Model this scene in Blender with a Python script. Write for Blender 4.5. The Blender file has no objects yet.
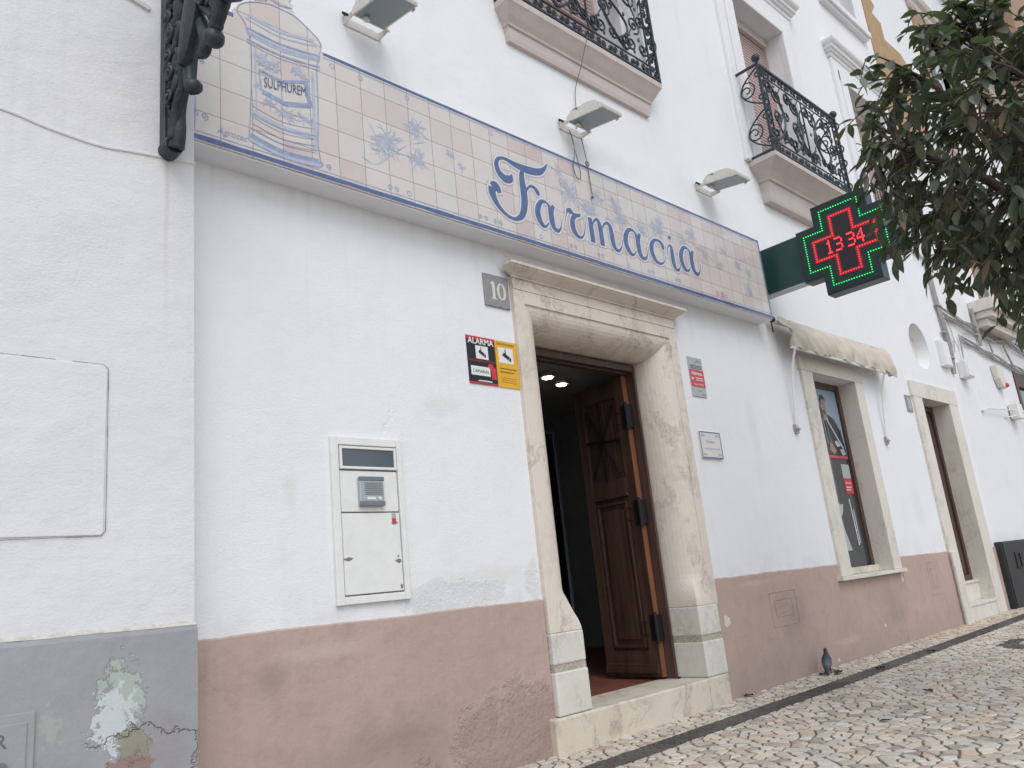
import bpy, math, random
from mathutils import Vector, Matrix, noise
R = math.radians
sc = bpy.context.scene
COL = sc.collection
rnd = random.Random(7)

# ------------------------------------------------------------------ helpers
ORG = {}
def tag(o, label=None, cat=None, group=None, kind=None):
    if label: o['label'] = label
    if cat: o['category'] = cat
    if group: o['group'] = group
    if kind: o['kind'] = kind
    return o

def empty(name, loc, label, cat, group=None, kind=None):
    o = bpy.data.objects.new(name, None); COL.objects.link(o)
    o.location = loc; o.empty_display_size = .1
    ORG[o.name] = Vector(loc)
    return tag(o, label, cat, group, kind)

class MB:
    def __init__(s): s.v = []; s.f = []; s.c = []; s.cur = None
    def face(s, pts):
        n = len(s.v); s.v += [tuple(p) for p in pts]; s.f.append(tuple(range(n, n + len(pts)))); s.c.append(s.cur)
    def grid(s, rows, closed_u=False, closed_v=False):
        n = len(s.v); nu = len(rows); nv = len(rows[0])
        for r in rows: s.v += [tuple(p) for p in r]
        for i in range(nu if closed_u else nu - 1):
            for j in range(nv if closed_v else nv - 1):
                i2 = (i + 1) % nu; j2 = (j + 1) % nv
                s.f.append((n + i * nv + j, n + i2 * nv + j, n + i2 * nv + j2, n + i * nv + j2)); s.c.append(s.cur)
        return n
    def box(s, x0, x1, y0, y1, z0, z1):
        n = len(s.v)
        s.v += [(x0,y0,z0),(x1,y0,z0),(x1,y1,z0),(x0,y1,z0),(x0,y0,z1),(x1,y0,z1),(x1,y1,z1),(x0,y1,z1)]
        for q in ((0,3,2,1),(4,5,6,7),(0,1,5,4),(1,2,6,5),(2,3,7,6),(3,0,4,7)):
            s.f.append(tuple(n + k for k in q)); s.c.append(s.cur)
        return s
    def prism(s, poly, d0, d1, axis='y'):
        # poly = 2D points; axis y: (x,z); axis x: (y,z); axis z: (x,y)
        def P(a, b, d):
            return (a, d, b) if axis == 'y' else ((d, a, b) if axis == 'x' else (a, b, d))
        n = len(s.v); k = len(poly)
        s.v += [P(a, b, d0) for a, b in poly] + [P(a, b, d1) for a, b in poly]
        s.f.append(tuple(n + i for i in range(k))); s.c.append(s.cur)
        s.f.append(tuple(n + k + i for i in reversed(range(k)))); s.c.append(s.cur)
        for i in range(k):
            j = (i + 1) % k
            s.f.append((n + i, n + k + i, n + k + j, n + j)); s.c.append(s.cur)
        return s
    def tube(s, pts, r, n=8, cap=True, flat=1.0):
        pts = [Vector(p) for p in pts]
        if len(pts) < 2: return s
        rows = []; up = None
        for i, p in enumerate(pts):
            t = (pts[min(i + 1, len(pts) - 1)] - pts[max(i - 1, 0)])
            if t.length < 1e-9: t = Vector((0, 0, 1))
            t.normalize()
            if up is None:
                up = t.orthogonal().normalized()
            up = (up - t * up.dot(t))
            if up.length < 1e-6: up = t.orthogonal()
            up.normalize(); sd = t.cross(up)
            rr = r[i] if isinstance(r, (list, tuple)) else r
            rows.append([p + (up * math.cos(2 * math.pi * k / n) + sd * math.sin(2 * math.pi * k / n) * flat) * rr for k in range(n)])
        b = s.grid(rows, closed_v=True)
        if cap:
            s.f.append(tuple(b + k for k in range(n))); s.c.append(s.cur)
            e = b + (len(rows) - 1) * n
            s.f.append(tuple(e + k for k in reversed(range(n)))); s.c.append(s.cur)
        return s
    def ball(s, c, rx, ry=None, rz=None, n=10, m=7):
        ry = ry or rx; rz = rz or rx
        rows = []
        for i in range(m + 1):
            a = math.pi * i / m
            rows.append([(c[0] + rx * math.sin(a) * math.cos(2*math.pi*k/n), c[1] + ry * math.sin(a) * math.sin(2*math.pi*k/n), c[2] + rz * math.cos(a)) for k in range(n)])
        s.grid(rows, closed_v=True); return s
    def ribbon(s, pts, widths, y, th=.002, u=None):
        # flat brush stroke in the plane y (x,z points)
        P = [Vector(p) for p in pts]; L = []; Rr = []
        MB.rc = (getattr(MB, 'rc', 0) + 1) % 40; y0 = y - MB.rc*6e-6
        for i, p in enumerate(P):
            t = P[min(i + 1, len(P) - 1)] - P[max(i - 1, 0)]
            if t.length < 1e-9: t = Vector((1, 0))
            t.normalize(); nrm = Vector((-t.y, t.x)); w = (widths[i] if isinstance(widths, (list, tuple)) else widths) / 2
            L.append(p + nrm * w); Rr.append(p - nrm * w)
        s.grid([[(a.x, y0 - 3e-6*i, a.y) for i, a in enumerate(L)], [(a.x, y0 - 3e-6*i, a.y) for i, a in enumerate(Rr)]])
        return s
    def build(s, name, mat, parent=None, smooth=False, bevel=0, merge=False, org=None):
        me = bpy.data.meshes.new(name)
        if parent is not None:
            off = ORG[parent.name]
        else:
            if org is None:
                xs = [p[0] for p in s.v]; ys = [p[1] for p in s.v]; zs = [p[2] for p in s.v]
                org = ((min(xs)+max(xs))/2, (min(ys)+max(ys))/2, min(zs))
            off = Vector(org)
        me.from_pydata([(p[0]-off.x, p[1]-off.y, p[2]-off.z) for p in s.v], [], s.f)
        me.validate(); me.update()
        o = bpy.data.objects.new(name, me); COL.objects.link(o)
        if isinstance(mat, (list, tuple)):
            for m in mat: me.materials.append(m)
        else: me.materials.append(mat)
        import bmesh
        bm = bmesh.new(); bm.from_mesh(me)
        if merge: bmesh.ops.remove_doubles(bm, verts=bm.verts, dist=1e-5)
        bmesh.ops.recalc_face_normals(bm, faces=bm.faces)
        bm.to_mesh(me); bm.free()
        if smooth:
            for p in me.polygons: p.use_smooth = True
        if any(c is not None for c in s.c) and len(s.c) == len(me.polygons):
            at = me.color_attributes.new('col', 'FLOAT_COLOR', 'CORNER')
            for p in me.polygons:
                c = s.c[p.index] or (1, 1, 1)
                for li in p.loop_indices: at.data[li].color = (c[0], c[1], c[2], 1)
        if bevel:
            b = o.modifiers.new('bevel', 'BEVEL'); b.width = bevel; b.segments = 2; b.limit_method = 'ANGLE'; b.angle_limit = R(40)
            b.harden_normals = False
        if parent is not None: o.parent = parent
        else: o.location = off
        ORG[o.name] = off
        return o

def cr(pts, n=8):
    """Catmull-Rom through points of any dimension (tuples)."""
    out = []; P = [tuple(p) for p in pts]
    for i in range(len(P) - 1):
        p0 = P[max(i - 1, 0)]; p1 = P[i]; p2 = P[i + 1]; p3 = P[min(i + 2, len(P) - 1)]
        for k in range(n):
            t = k / n
            out.append(tuple(.5 * ((2*b) + (-a + c) * t + (2*a - 5*b + 4*c - d) * t*t + (-a + 3*b - 3*c + d) * t**3) for a, b, c, d in zip(p0, p1, p2, p3)))
    out.append(P[-1]); return out

# ------------------------------------------------------------------ material helper
class NT:
    def __init__(s, name):
        s.m = bpy.data.materials.new(name); s.m.use_nodes = True
        s.t = s.m.node_tree; s.n = s.t.nodes; s.l = s.t.links
        s.b = s.n['Principled BSDF']; s.pos = None
    def P(s):
        if s.pos is None:
            s.pos = s.n.new('ShaderNodeNewGeometry')
        return s.pos.outputs['Position']
    def set(s, k, v):
        if hasattr(v, 'links') or isinstance(v, bpy.types.NodeSocket): s.l.new(v, s.b.inputs[k])
        else: s.b.inputs[k].default_value = v
        return s
    def _in(s, node, k, v):
        if isinstance(v, bpy.types.NodeSocket): s.l.new(v, node.inputs[k])
        elif v is not None: node.inputs[k].default_value = v
    def noise(s, scale, detail=4, rough=.55, vec=None, dist=0, color=False):
        n = s.n.new('ShaderNodeTexNoise'); s.l.new(vec or s.P(), n.inputs['Vector'])
        n.inputs['Scale'].default_value = scale; n.inputs['Detail'].default_value = detail; n.inputs['Roughness'].default_value = rough; n.inputs['Distortion'].default_value = dist
        return n.outputs['Color' if color else 'Fac']
    def map(s, scale=(1,1,1), loc=(0,0,0), rot=(0,0,0), vec=None):
        n = s.n.new('ShaderNodeMapping'); s.l.new(vec or s.P(), n.inputs[0])
        n.inputs['Scale'].default_value = scale; n.inputs['Location'].default_value = loc; n.inputs['Rotation'].default_value = rot
        return n.outputs[0]
    def math(s, op, a, b=None, c=None, clamp=False):
        n = s.n.new('ShaderNodeMath'); n.operation = op; n.use_clamp = clamp
        s._in(n, 0, a); s._in(n, 1, b); s._in(n, 2, c); return n.outputs[0]
    def ramp(s, f, stops):
        n = s.n.new('ShaderNodeValToRGB'); s.l.new(f, n.inputs[0]); e = n.color_ramp.elements
        while len(e) < len(stops): e.new(.5)
        for i, (p, c) in enumerate(stops):
            e[i].position = p
            e[i].color = (c, c, c, 1) if isinstance(c, (int, float)) else (*c, 1)
        return n.outputs[0]
    def mix(s, f, a, b, mode='MIX'):
        n = s.n.new('ShaderNodeMix'); n.data_type = 'RGBA'; n.blend_type = mode
        s._in(n, 0, f)
        for k, v in ((6, a), (7, b)):
            if isinstance(v, bpy.types.NodeSocket): s.l.new(v, n.inputs[k])
            else: n.inputs[k].default_value = (*v, 1)
        return n.outputs[2]
    def bump(s, h, strength=.3, dist=.01, prev=None):
        n = s.n.new('ShaderNodeBump'); s.l.new(h, n.inputs['Height']); n.inputs['Strength'].default_value = strength; n.inputs['Distance'].default_value = dist
        if prev: s.l.new(prev, n.inputs['Normal'])
        return n.outputs[0]
    def sep(s, v=None):
        n = s.n.new('ShaderNodeSeparateXYZ'); s.l.new(v or s.P(), n.inputs[0]); return n.outputs
    def comb(s, x, y, z):
        n = s.n.new('ShaderNodeCombineXYZ')
        for i, v in enumerate((x, y, z)): s._in(n, i, v)
        return n.outputs[0]
    def blob(s, cx, cz, rx, rz, soft=.5, ns=6, amt=.8):
        """irregular spot of dirt or lost paint on a wall facing y"""
        X = s.sep()
        dx = s.math('DIVIDE', s.math('SUBTRACT', X[0], cx), rx); dz = s.math('DIVIDE', s.math('SUBTRACT', X[2], cz), rz)
        d = s.math('SQRT', s.math('ADD', s.math('MULTIPLY', dx, dx), s.math('MULTIPLY', dz, dz)))
        d = s.math('ADD', d, s.math('MULTIPLY', s.math('SUBTRACT', s.noise(ns, 6, .65), .5), amt * 2))
        return s.math('MULTIPLY', s.math('SUBTRACT', 1.0, d), 1 / soft, clamp=True)

def simple(name, col, rough=.6, metal=0, var=.12, nscale=25, bump=0, bscale=60, spec=.5, emis=None, es=0):
    t = NT(name)
    if var:
        f = t.noise(nscale, 5, .6)
        d = tuple(max(0, c * (1 - var)) for c in col); l = tuple(min(1, c * (1 + var)) for c in col)
        t.set('Base Color', t.ramp(f, [(.3, d), (.7, l)]))
    else: t.set('Base Color', (*col, 1))
    t.set('Roughness', rough); t.set('Metallic', metal); t.b.inputs['Specular IOR Level'].default_value = spec
    if bump: t.set('Normal', t.bump(t.noise(bscale, 4, .6), bump, .005))
    if emis: t.set('Emission Color', (*emis, 1)); t.set('Emission Strength', es)
    return t.m

M = {}
def plaster(name, base, left=False):
    t = NT(name)
    big = t.noise(.55, 4, .6); mid = t.noise(3.2, 5, .6, vec=t.map((1, 1, .5))); streak = t.noise(3.5, 4, .6, vec=t.map((3.2, 3.2, .16)))
    c = t.mix(t.ramp(big, [(.35, 0), (.75, .5)]), base, tuple(b * .93 for b in base))
    c = t.mix(t.ramp(mid, [(.52, 0), (.85, .35)]), c, (base[0]*.88, base[1]*.87, base[2]*.85))
    c = t.mix(t.ramp(streak, [(.6, 0), (.9, .4)]), c, (base[0]*.82, base[1]*.80, base[2]*.76))
    if left:
        X = t.sep()
        d = t.math('ABSOLUTE', t.math('SUBTRACT', X[0], t.math('ADD', 1.335, t.math('MULTIPLY', t.math('SUBTRACT', t.noise(3, 3, .5), .5), .02))))
        m = t.math('MULTIPLY', t.math('SUBTRACT', .016, d), 60, clamp=True)
        m = t.math('MULTIPLY', m, t.math('MULTIPLY', t.math('LESS_THAN', X[2], 2.24), t.math('MULTIPLY', t.math('SUBTRACT', X[2], 1.2), 1.0, clamp=True)))
        c = t.mix(t.math('MULTIPLY', m, .6), c, (.55, .47, .40))
    X = t.sep()
    # damp grime: splash zone above the plinth, run-off below the sign, rust runs below the lamps
    g1 = t.math('MULTIPLY', t.math('SUBTRACT', .18, X[2]), 3.0, clamp=True)
    g1 = t.math('MULTIPLY', g1, t.ramp(t.noise(5, 6, .7), [(.42, 0), (.62, 1)]))
    c = t.mix(t.math('MULTIPLY', g1, .35), c, (.50, .48, .45))
    g2 = t.math('MULTIPLY', t.math('SUBTRACT', X[2], 1.9), 2.2, clamp=True)
    g2 = t.math('MULTIPLY', t.math('MULTIPLY', g2, t.math('LESS_THAN', X[2], 2.371)), t.ramp(t.noise(2.2, 5, .65, vec=t.map((5, 1, .35))), [(.47, 0), (.7, 1)]))
    c = t.mix(t.math('MULTIPLY', g2, .22), c, (.47, .45, .42))
    for q in ((3.35, .10, .45, .10), (2.05, .62, .05, .12), (6.9, 1.3, .12, .3), (10.6, .5, .2, .3), (3.1, 1.15, .2, .08), (5.2, 3.55, .5, .15)):
        c = t.mix(t.math('MULTIPLY', t.blob(*q, soft=.7, ns=9), .22), c, (.56, .53, .47))
    t.set('Base Color', c); t.set('Roughness', .88); t.b.inputs['Specular IOR Level'].default_value = .25
    n1 = t.bump(t.noise(1.6, 3, .5), .45, .035 if not left else .08)
    n2 = t.bump(t.noise(8, 5, .6, vec=t.map((1, 1, 1.4))), .30, .010 if not left else .016, n1)
    pe = t.ramp(t.noise(1.3, 3, .5), [(.3, .35), (.65, 1)])
    n3 = t.bump(t.math('MULTIPLY', t.noise(70, 3, .6, vec=t.map((1, 1, 1.5))), pe), .6, .0045, n2)
    # fine cracks in the limewash
    v = t.n.new('ShaderNodeTexVoronoi'); v.feature = 'DISTANCE_TO_EDGE'; v.inputs['Scale'].default_value = 1.1
    t.l.new(t.mix(.22, t.map((1, 1, .8)), t.noise(2.5, 5, .7, color=True)), v.inputs['Vector'])
    ck = t.math('MULTIPLY', t.ramp(v.outputs['Distance'], [(0, 1), (.012, 0)]), t.ramp(t.noise(.9, 3, .5), [(.55, 0), (.68, 1)]))
    n4 = t.bump(t.math('SUBTRACT', 1.0, ck), .5, .004, n3)
    if not left:
        fl = t.blob(3.10, .00, .42, .10, soft=.10, ns=8, amt=1.0); fl2 = t.blob(3.74, .06, .07, .14, soft=.12, ns=14, amt=1.0)
        fl = t.math('MAXIMUM', fl, fl2)
        n4 = t.bump(t.math('SUBTRACT', 1.0, fl), .7, .004, n4); n4 = t.bump(t.math('MULTIPLY', t.noise(55, 5, .7), fl), .9, .008, n4)
        t.set('Base Color', t.mix(t.math('MULTIPLY', fl, .25), c, (.60, .60, .60)))
    t.set('Normal', n4)
    return t.m
M['white_wall'] = plaster('white_limewash', (.775, .785, .81))
M['left_wall'] = plaster('old_white_limewash', (.70, .70, .72), True)
M['white_wall2'] = plaster('far_limewash', (.75, .755, .775))

def pink():
    t = NT('pink_render')
    b = (.475, .35, .30)
    c = t.mix(t.ramp(t.noise(1.1, 5, .65), [(.3, 0), (.75, 1)]), b, (.41, .305, .265))
    c = t.mix(t.ramp(t.noise(7, 6, .7), [(.5, 0), (.8, .5)]), c, (.30, .215, .19))
    c = t.mix(t.ramp(t.noise(4, 4, .6, vec=t.map((3, 3, .3))), [(.55, 0), (.85, .45)]), c, (.50, .385, .34))
    # damp soiling near the pavement
    X = t.sep(); h = t.math('ADD', t.math('SUBTRACT', -.62, X[2]), t.math('MULTIPLY', t.math('SUBTRACT', t.noise(3, 5, .7), .5), .7))
    c = t.mix(t.math('MULTIPLY', h, 1.6, clamp=True), c, (.33, .25, .225))
    for q in ((9.2, -.55, .5, .35), (7.0, -.45, .35, .3), (2.6, -.7, .6, .2), (1.9, -.3, .12, .1)):
        c = t.mix(t.math('MULTIPLY', t.blob(*q, soft=.9, ns=4), .45), c, (.24, .18, .17))
    for q in ((2.2, -.2, .3, .05), (3.2, -.86, .25, .06), (8.0, -.8, .4, .05), (6.4, -.15, .3, .03)):
        c = t.mix(t.math('MULTIPLY', t.blob(*q, soft=.6, ns=11), .35), c, (.55, .46, .42))
    for q in ((5.9, -.42, .05, .05), (9.6, -.3, .03, .06), (7.7, -.95, .02, .02), (8.9, -.75, .03, .02)):
        c = t.mix(t.blob(*q, soft=.15, ns=25), c, (.62, .56, .52))
    dm = t.blob(3.55, -.95, .75, .42, soft=.25, ns=5, amt=.7); c = t.mix(t.math('MULTIPLY', dm, .55), c, (.32, .235, .205))
    t.set('Base Color', c); t.set('Roughness', .85)
    n = t.bump(t.noise(2.5, 5, .6), .5, .03); n = t.bump(dm, .8, .006, n); n = t.bump(t.math('MULTIPLY', dm, t.noise(22, 5, .65)), .8, .02, n)
    vv = t.n.new('ShaderNodeTexVoronoi'); vv.feature = 'DISTANCE_TO_EDGE'; vv.inputs['Scale'].default_value = 1.6; t.l.new(t.mix(.25, t.map((1, 1, 1)), t.noise(3, 5, .7, color=True)), vv.inputs['Vector'])
    n = t.bump(t.math('SUBTRACT', 1.0, t.math('MULTIPLY', t.ramp(vv.outputs['Distance'], [(0, 1), (.012, 0)]), t.ramp(t.noise(1.1, 3, .5), [(.52, 0), (.68, 1)]))), .3, .003, n); n = t.bump(t.noise(14, 6, .65), .45, .012, n); n = t.bump(t.noise(120, 4, .6), .4, .002, n)
    t.set('Normal', n); return t.m
M['pink'] = pink()

def greyplinth():
    t = NT('grey_painted_plinth')
    c = t.mix(t.ramp(t.noise(2, 5, .65), [(.3, 0), (.7, 1)]), (.34, .345, .36), (.285, .29, .305))
    c = t.mix(t.ramp(t.noise(20, 5, .7), [(.6, 0), (.8, .4)]), c, (.36, .36, .38))
    pe1 = t.blob(1.165, -.27, .085, .15, soft=.10, ns=22, amt=1.5); pe2 = t.blob(.92, -.33, .035, .07, soft=.25, ns=26, amt=1.9)
    pe3 = t.blob(1.14, -.34, .075, .11, soft=.08, ns=34, amt=1.9); pe4 = t.blob(1.21, -.43, .06, .07, soft=.1, ns=24, amt=1.4)
    c = t.mix(t.math('MULTIPLY', t.blob(1.30, -.5, .2, .2, soft=.5, ns=5), .5), c, (.26, .235, .25))
    c = t.mix(t.math('MULTIPLY', pe2, .5), c, (.36, .42, .37)); c = t.mix(t.math('MULTIPLY', pe1, .7), c, (.40, .47, .41))
    c = t.mix(pe3, c, (.52, .56, .57)); c = t.mix(t.math('MULTIPLY', pe4, .9), c, (.26, .25, .19))
    c = t.mix(t.blob(1.20, -.52, .10, .05, soft=.1, ns=20, amt=.9), c, (.27, .19, .17))
    t.set('Base Color', c); t.set('Roughness', .8)
    n = t.bump(t.noise(4, 5, .6), .5, .025)
    pe = t.math('MAXIMUM', pe1, t.math('MAXIMUM', pe3, pe4))
    n = t.bump(t.math('SUBTRACT', 1, pe), .7, .005, n)
    v = t.n.new('ShaderNodeTexVoronoi'); v.feature = 'DISTANCE_TO_EDGE'; v.inputs['Scale'].default_value = 2.3
    t.l.new(t.mix(.25, t.map((1, 1, 1)), t.noise(3, 5, .7, color=True)), v.inputs['Vector'])
    ck = t.math('MULTIPLY', t.ramp(v.outputs['Distance'], [(0, 1), (.015, 0)]), t.blob(1.33, -.55, .3, .25, soft=.2, ns=3))
    n = t.bump(t.math('SUBTRACT', 1.0, ck), .9, .01, n)
    n = t.bump(t.noise(90, 4, .6), .4, .002, n)
    t.set('Normal', n); return t.m
M['grey'] = greyplinth()

def marble(name, base, warm, vein, vs=1.0, veinamt=.7):
    t = NT(name)
    w = t.mix(.35, t.map((1, 1, .55)), t.noise(1.7 * vs, 6, .65, color=True))
    a = t.math('ABSOLUTE', t.math('SUBTRACT', t.noise(2.6 * vs, 7, .62, vec=w), .5))
    v1 = t.math('MULTIPLY', t.ramp(a, [(0, 1), (.010, .45), (.035, 0)]), t.ramp(t.noise(3.3, 3, .5), [(.38, .15), (.6, 1)]))
    b2 = t.math('ABSOLUTE', t.math('SUBTRACT', t.noise(8 * vs, 6, .7, vec=w), .5))
    v2 = t.math('MULTIPLY', t.ramp(b2, [(0, .8), (.03, 0)]), t.ramp(t.noise(2.1, 3, .5), [(.45, 0), (.65, 1)]))
    cl = t.ramp(t.noise(1.5 * vs, 6, .7), [(.3, 0), (.7, 1)])
    c = t.mix(cl, base, warm)
    c = t.mix(t.ramp(t.noise(60, 5, .7), [(.45, 0), (.8, .35)]), c, tuple(x * .75 for x in base))
    c = t.mix(t.math('MULTIPLY', v1, veinamt), c, vein); c = t.mix(t.math('MULTIPLY', v2, veinamt * .8), c, tuple(x * 1.1 for x in vein))
    sp = t.noise(38, 3, .5); c = t.mix(t.ramp(sp, [(.7, 0), (.78, .45)]), c, tuple(x * .8 for x in vein))
    t.set('Base Color', c); t.set('Roughness', t.ramp(t.noise(12, 5, .6), [(.3, .5), (.7, .75)]))
    n = t.bump(t.noise(6, 5, .6), .3, .01); n = t.bump(t.noise(80, 5, .7), .35, .0025, n)
    t.set('Normal', n); return t.m
M['marble'] = marble('cream_marble', (.71, .65, .58), (.66, .58, .495), (.34, .29, .25), 1.0, .75)
M['marble_grey'] = marble('grey_veined_marble', (.66, .61, .52), (.58, .49, .37), (.28, .25, .21), 1.1, .75)
M['marble_white'] = marble('white_marble', (.70, .685, .64), (.60, .56, .48), (.38, .36, .34), 1.5, .6)
M['marble_pale'] = marble('pale_marble', (.71, .67, .61), (.64, .59, .52), (.38, .35, .32), .8, .6)
M['pinkstone'] = marble('pinkish_stone', (.60, .53, .50), (.52, .45, .42), (.36, .31, .29), 1.5, .35)
M['mortar'] = simple('rough_mortar', (.42, .37, .31), .9, var=.35, nscale=45, bump=.9, bscale=60)

def tiles():
    t = NT('painted_tiles')
    X = t.sep()
    u = t.math('DIVIDE', t.math('SUBTRACT', X[0], 1.62), .18); v = t.math('DIVIDE', t.math('SUBTRACT', X[2], 2.378), .18)
    fu = t.math('FLOOR', u); fv = t.math('FLOOR', v)
    wn = t.n.new('ShaderNodeTexWhiteNoise'); wn.noise_dimensions = '3D'; t.l.new(t.comb(fu, fv, 3.3), wn.inputs['Vector'])
    wn2 = t.n.new('ShaderNodeTexWhiteNoise'); wn2.noise_dimensions = '3D'; t.l.new(t.comb(fu, fv, 9.1), wn2.inputs['Vector'])
    zone = t.noise(.8, 2, .5)
    rr = t.math('ADD', wn.outputs['Value'], t.math('MULTIPLY', t.math('SUBTRACT', zone, .5), 1.1))
    c = t.ramp(rr, [(0, (.62, .60, .57)), (.45, (.63, .585, .555)), (.76, (.60, .53, .50)), (.96, (.57, .475, .455)), (1, (.55, .43, .42))])
    mott = t.noise(14, 5, .7)
    c = t.mix(t.ramp(mott, [(.35, 0), (.75, .55)]), c, (.55, .475, .45))
    c = t.mix(t.ramp(t.noise(7, 4, .6), [(.45, 0), (.8, .4)]), c, (.64, .63, .62))
    du = t.math('PINGPONG', u, .5); dv = t.math('PINGPONG', v, .5)
    g = t.math('LESS_THAN', t.math('MINIMUM', du, dv), .011)
    c = t.mix(g, c, (.27, .22, .21))
    t.set('Base Color', c); t.set('Roughness', t.math('ADD', .22, t.math('MULTIPLY', g, .5)))
    edge = t.math('MULTIPLY', t.math('MINIMUM', du, dv), 18, clamp=True)
    n = t.bump(edge, .6, .0015); n = t.bump(t.noise(5, 3, .5), .25, .006, n)
    n = t.bump(wn2.outputs['Value'], .3, .002, n)
    t.set('Normal', n); return t.m
M['tiles'] = tiles()
def glaze(name, c, var=.2):
    t = NT(name); f = t.noise(22, 5, .7)
    t.set('Base Color', t.ramp(f, [(.3, tuple(x * (1 - var) for x in c)), (.72, tuple(min(1, x * (1 + var)) for x in c))])); t.set('Roughness', .3); return t.m
M['blue'] = glaze('cobalt_glaze', (.085, .13, .275), .25)
M['blue_mid'] = glaze('pale_cobalt_glaze', (.27, .33, .48), .3)
M['blue_pale'] = glaze('washed_cobalt_glaze', (.41, .45, .55), .12)
M['blue_sketch'] = glaze('sketched_cobalt_glaze', (.40, .44, .525), .2)
M['cream_glaze'] = glaze('cream_glaze', (.64, .62, .60), .05)

def iron():
    t = NT('painted_cast_iron')
    c = t.mix(t.ramp(t.noise(30, 5, .7), [(.4, 0), (.75, 1)]), (.022, .034, .043), (.055, .072, .082))
    t.set('Base Color', c); t.set('Roughness', .48); t.set('Metallic', .25)
    t.set('Normal', t.bump(t.noise(70, 4, .6), .4, .003)); return t.m
M['iron'] = iron()
def wood(name, dark, light, sx=14):
    t = NT(name)
    g = t.noise(sx, 6, .65, vec=t.map((1, 1, .07)), dist=.4); h = t.noise(3, 4, .6)
    c = t.mix(t.ramp(g, [(.3, 0), (.7, 1)]), dark, light); c = t.mix(t.ramp(h, [(.5, 0), (.8, .5)]), c, tuple(x * .6 for x in dark))
    t.set('Base Color', c); t.set('Roughness', .5); t.set('Normal', t.bump(g, .3, .003)); return t.m
M['wood'] = wood('varnished_door_wood', (.032, .017, .013), (.105, .055, .038))
M['wood_edge_lit'] = wood('lit_orange_door_edge', (.13, .048, .022), (.25, .095, .045))  # brighter door wood: light on the hinge edge put into the colour
M['wood_frame'] = wood('dark_frame_wood', (.038, .020, .016), (.105, .055, .042))
M['wood_floor'] = wood('red_floor', (.13, .045, .03), (.22, .085, .055))
M['dark_metal'] = simple('black_metal', (.012, .013, .015), .45, .3, var=.2)
M['plastic_black'] = simple('black_panel', (.022, .022, .026), .55, 0, var=.25, nscale=8, bump=.15)
M['white_metal'] = simple('white_painted_metal', (.74, .74, .73), .4, 0, var=.05, nscale=12)
M['offwhite'] = simple('offwhite_aluminium', (.62, .60, .55), .45, .1, var=.12, nscale=30)
M['rust'] = simple('bare_rusty_metal', (.22, .20, .19), .7, .2, var=.4, nscale=60)
M['grey_plastic'] = simple('grey_plastic', (.16, .18, .20), .4, 0, var=.08)
M['silver'] = simple('silver_panel', (.42, .46, .50), .35, .5, var=.05)
M['old_paint'] = simple('old_cream_paint', (.52, .50, .45), .85, 0, var=.2, nscale=30, bump=.6)
M['slate'] = simple('grey_number_tile', (.26, .265, .275), .55, 0, var=.15, nscale=40, bump=.2)
M['bone'] = simple('cream_digit_enamel', (.66, .63, .55), .5, 0, var=.08)
M['yellow'] = simple('yellow_print', (.72, .40, .035), .4, 0, var=.04, nscale=6)
M['black_print'] = simple('black_print', (.02, .022, .027), .4, 0, var=.1)
M['red_print'] = simple('red_print', (.52, .05, .06), .4, 0, var=.08)
M['white_print'] = simple('white_print', (.74, .74, .74), .45, 0, var=.03)
M['grey_print'] = simple('grey_green_print', (.38, .42, .42), .4, 0, var=.08)
M['dgrey_print'] = simple('dark_grey_print', (.13, .13, .14), .4, 0, var=.1)
M['green_metal'] = simple('dark_green_enamel', (.012, .052, .052), .3, 0, var=.12, nscale=6)
M['cross_frame'] = simple('near_black_green_casing', (.008, .028, .030), .35, 0, var=.12)
M['led_panel'] = simple('dark_led_panel', (.020, .014, .018), .5, 0, var=.1)
M['led_green'] = simple('green_led', (.0, .5, .12), .4, var=0, emis=(.02, 1, .16), es=.95)
M['led_red'] = simple('red_led', (.6, .02, .03), .4, var=0, emis=(1, .04, .06), es=1.15)
M['led_red_dim'] = simple('red_led_halo', (.20, .02, .025), .5, var=.1, emis=(1, .03, .05), es=.09)
def fabric():
    t = NT('beige_awning_canvas')
    c = t.mix(t.ramp(t.noise(5, 5, .65), [(.3, 0), (.75, 1)]), (.62, .56, .48), (.50, .44, .37))
    c = t.mix(t.ramp(t.noise(30, 4, .6), [(.5, 0), (.8, .3)]), c, (.36, .31, .26))
    t.set('Base Color', c); t.set('Roughness', .85); t.set('Normal', t.bump(t.noise(140, 3, .5), .3, .002)); return t.m
M['fabric'] = fabric()
def shutter(name, a, b):
    t = NT(name); X = t.sep()
    z = t.math('PINGPONG', t.math('MULTIPLY', X[2], 22.0), .5); x = t.math('PINGPONG', t.math('MULTIPLY', X[0], 11.0), .5)
    g = t.math('LESS_THAN', z, .19)
    c = t.mix(g, b, a); c = t.mix(t.math('LESS_THAN', x, .05), c, tuple(q * .6 for q in b)); t.set('Base Color', c); t.set('Roughness', .6)
    t.set('Normal', t.bump(t.math('MULTIPLY', z, 4, clamp=True), .5, .006)); return t.m
M['shutter'] = shutter('pink_slat_blind', (.17, .075, .07), (.50, .38, .365))
def glass(name, tint=(.02, .025, .03), rough=.05):
    t = NT(name); t.set('Base Color', (*tint, 1)); t.set('Roughness', rough); t.b.inputs['Specular IOR Level'].default_value = .8
    t.set('Normal', t.bump(t.noise(1.5, 2, .5), .04, .02)); return t.m
M['glass_dark'] = glass('window_glass', (.05, .06, .07), .06)
M['glass_grey'] = glass('smoked_flap_glass', (.07, .085, .105), .15)
M['lampglass'] = glass('frosted_lamp_glass', (.20, .25, .27), .25)
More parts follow.
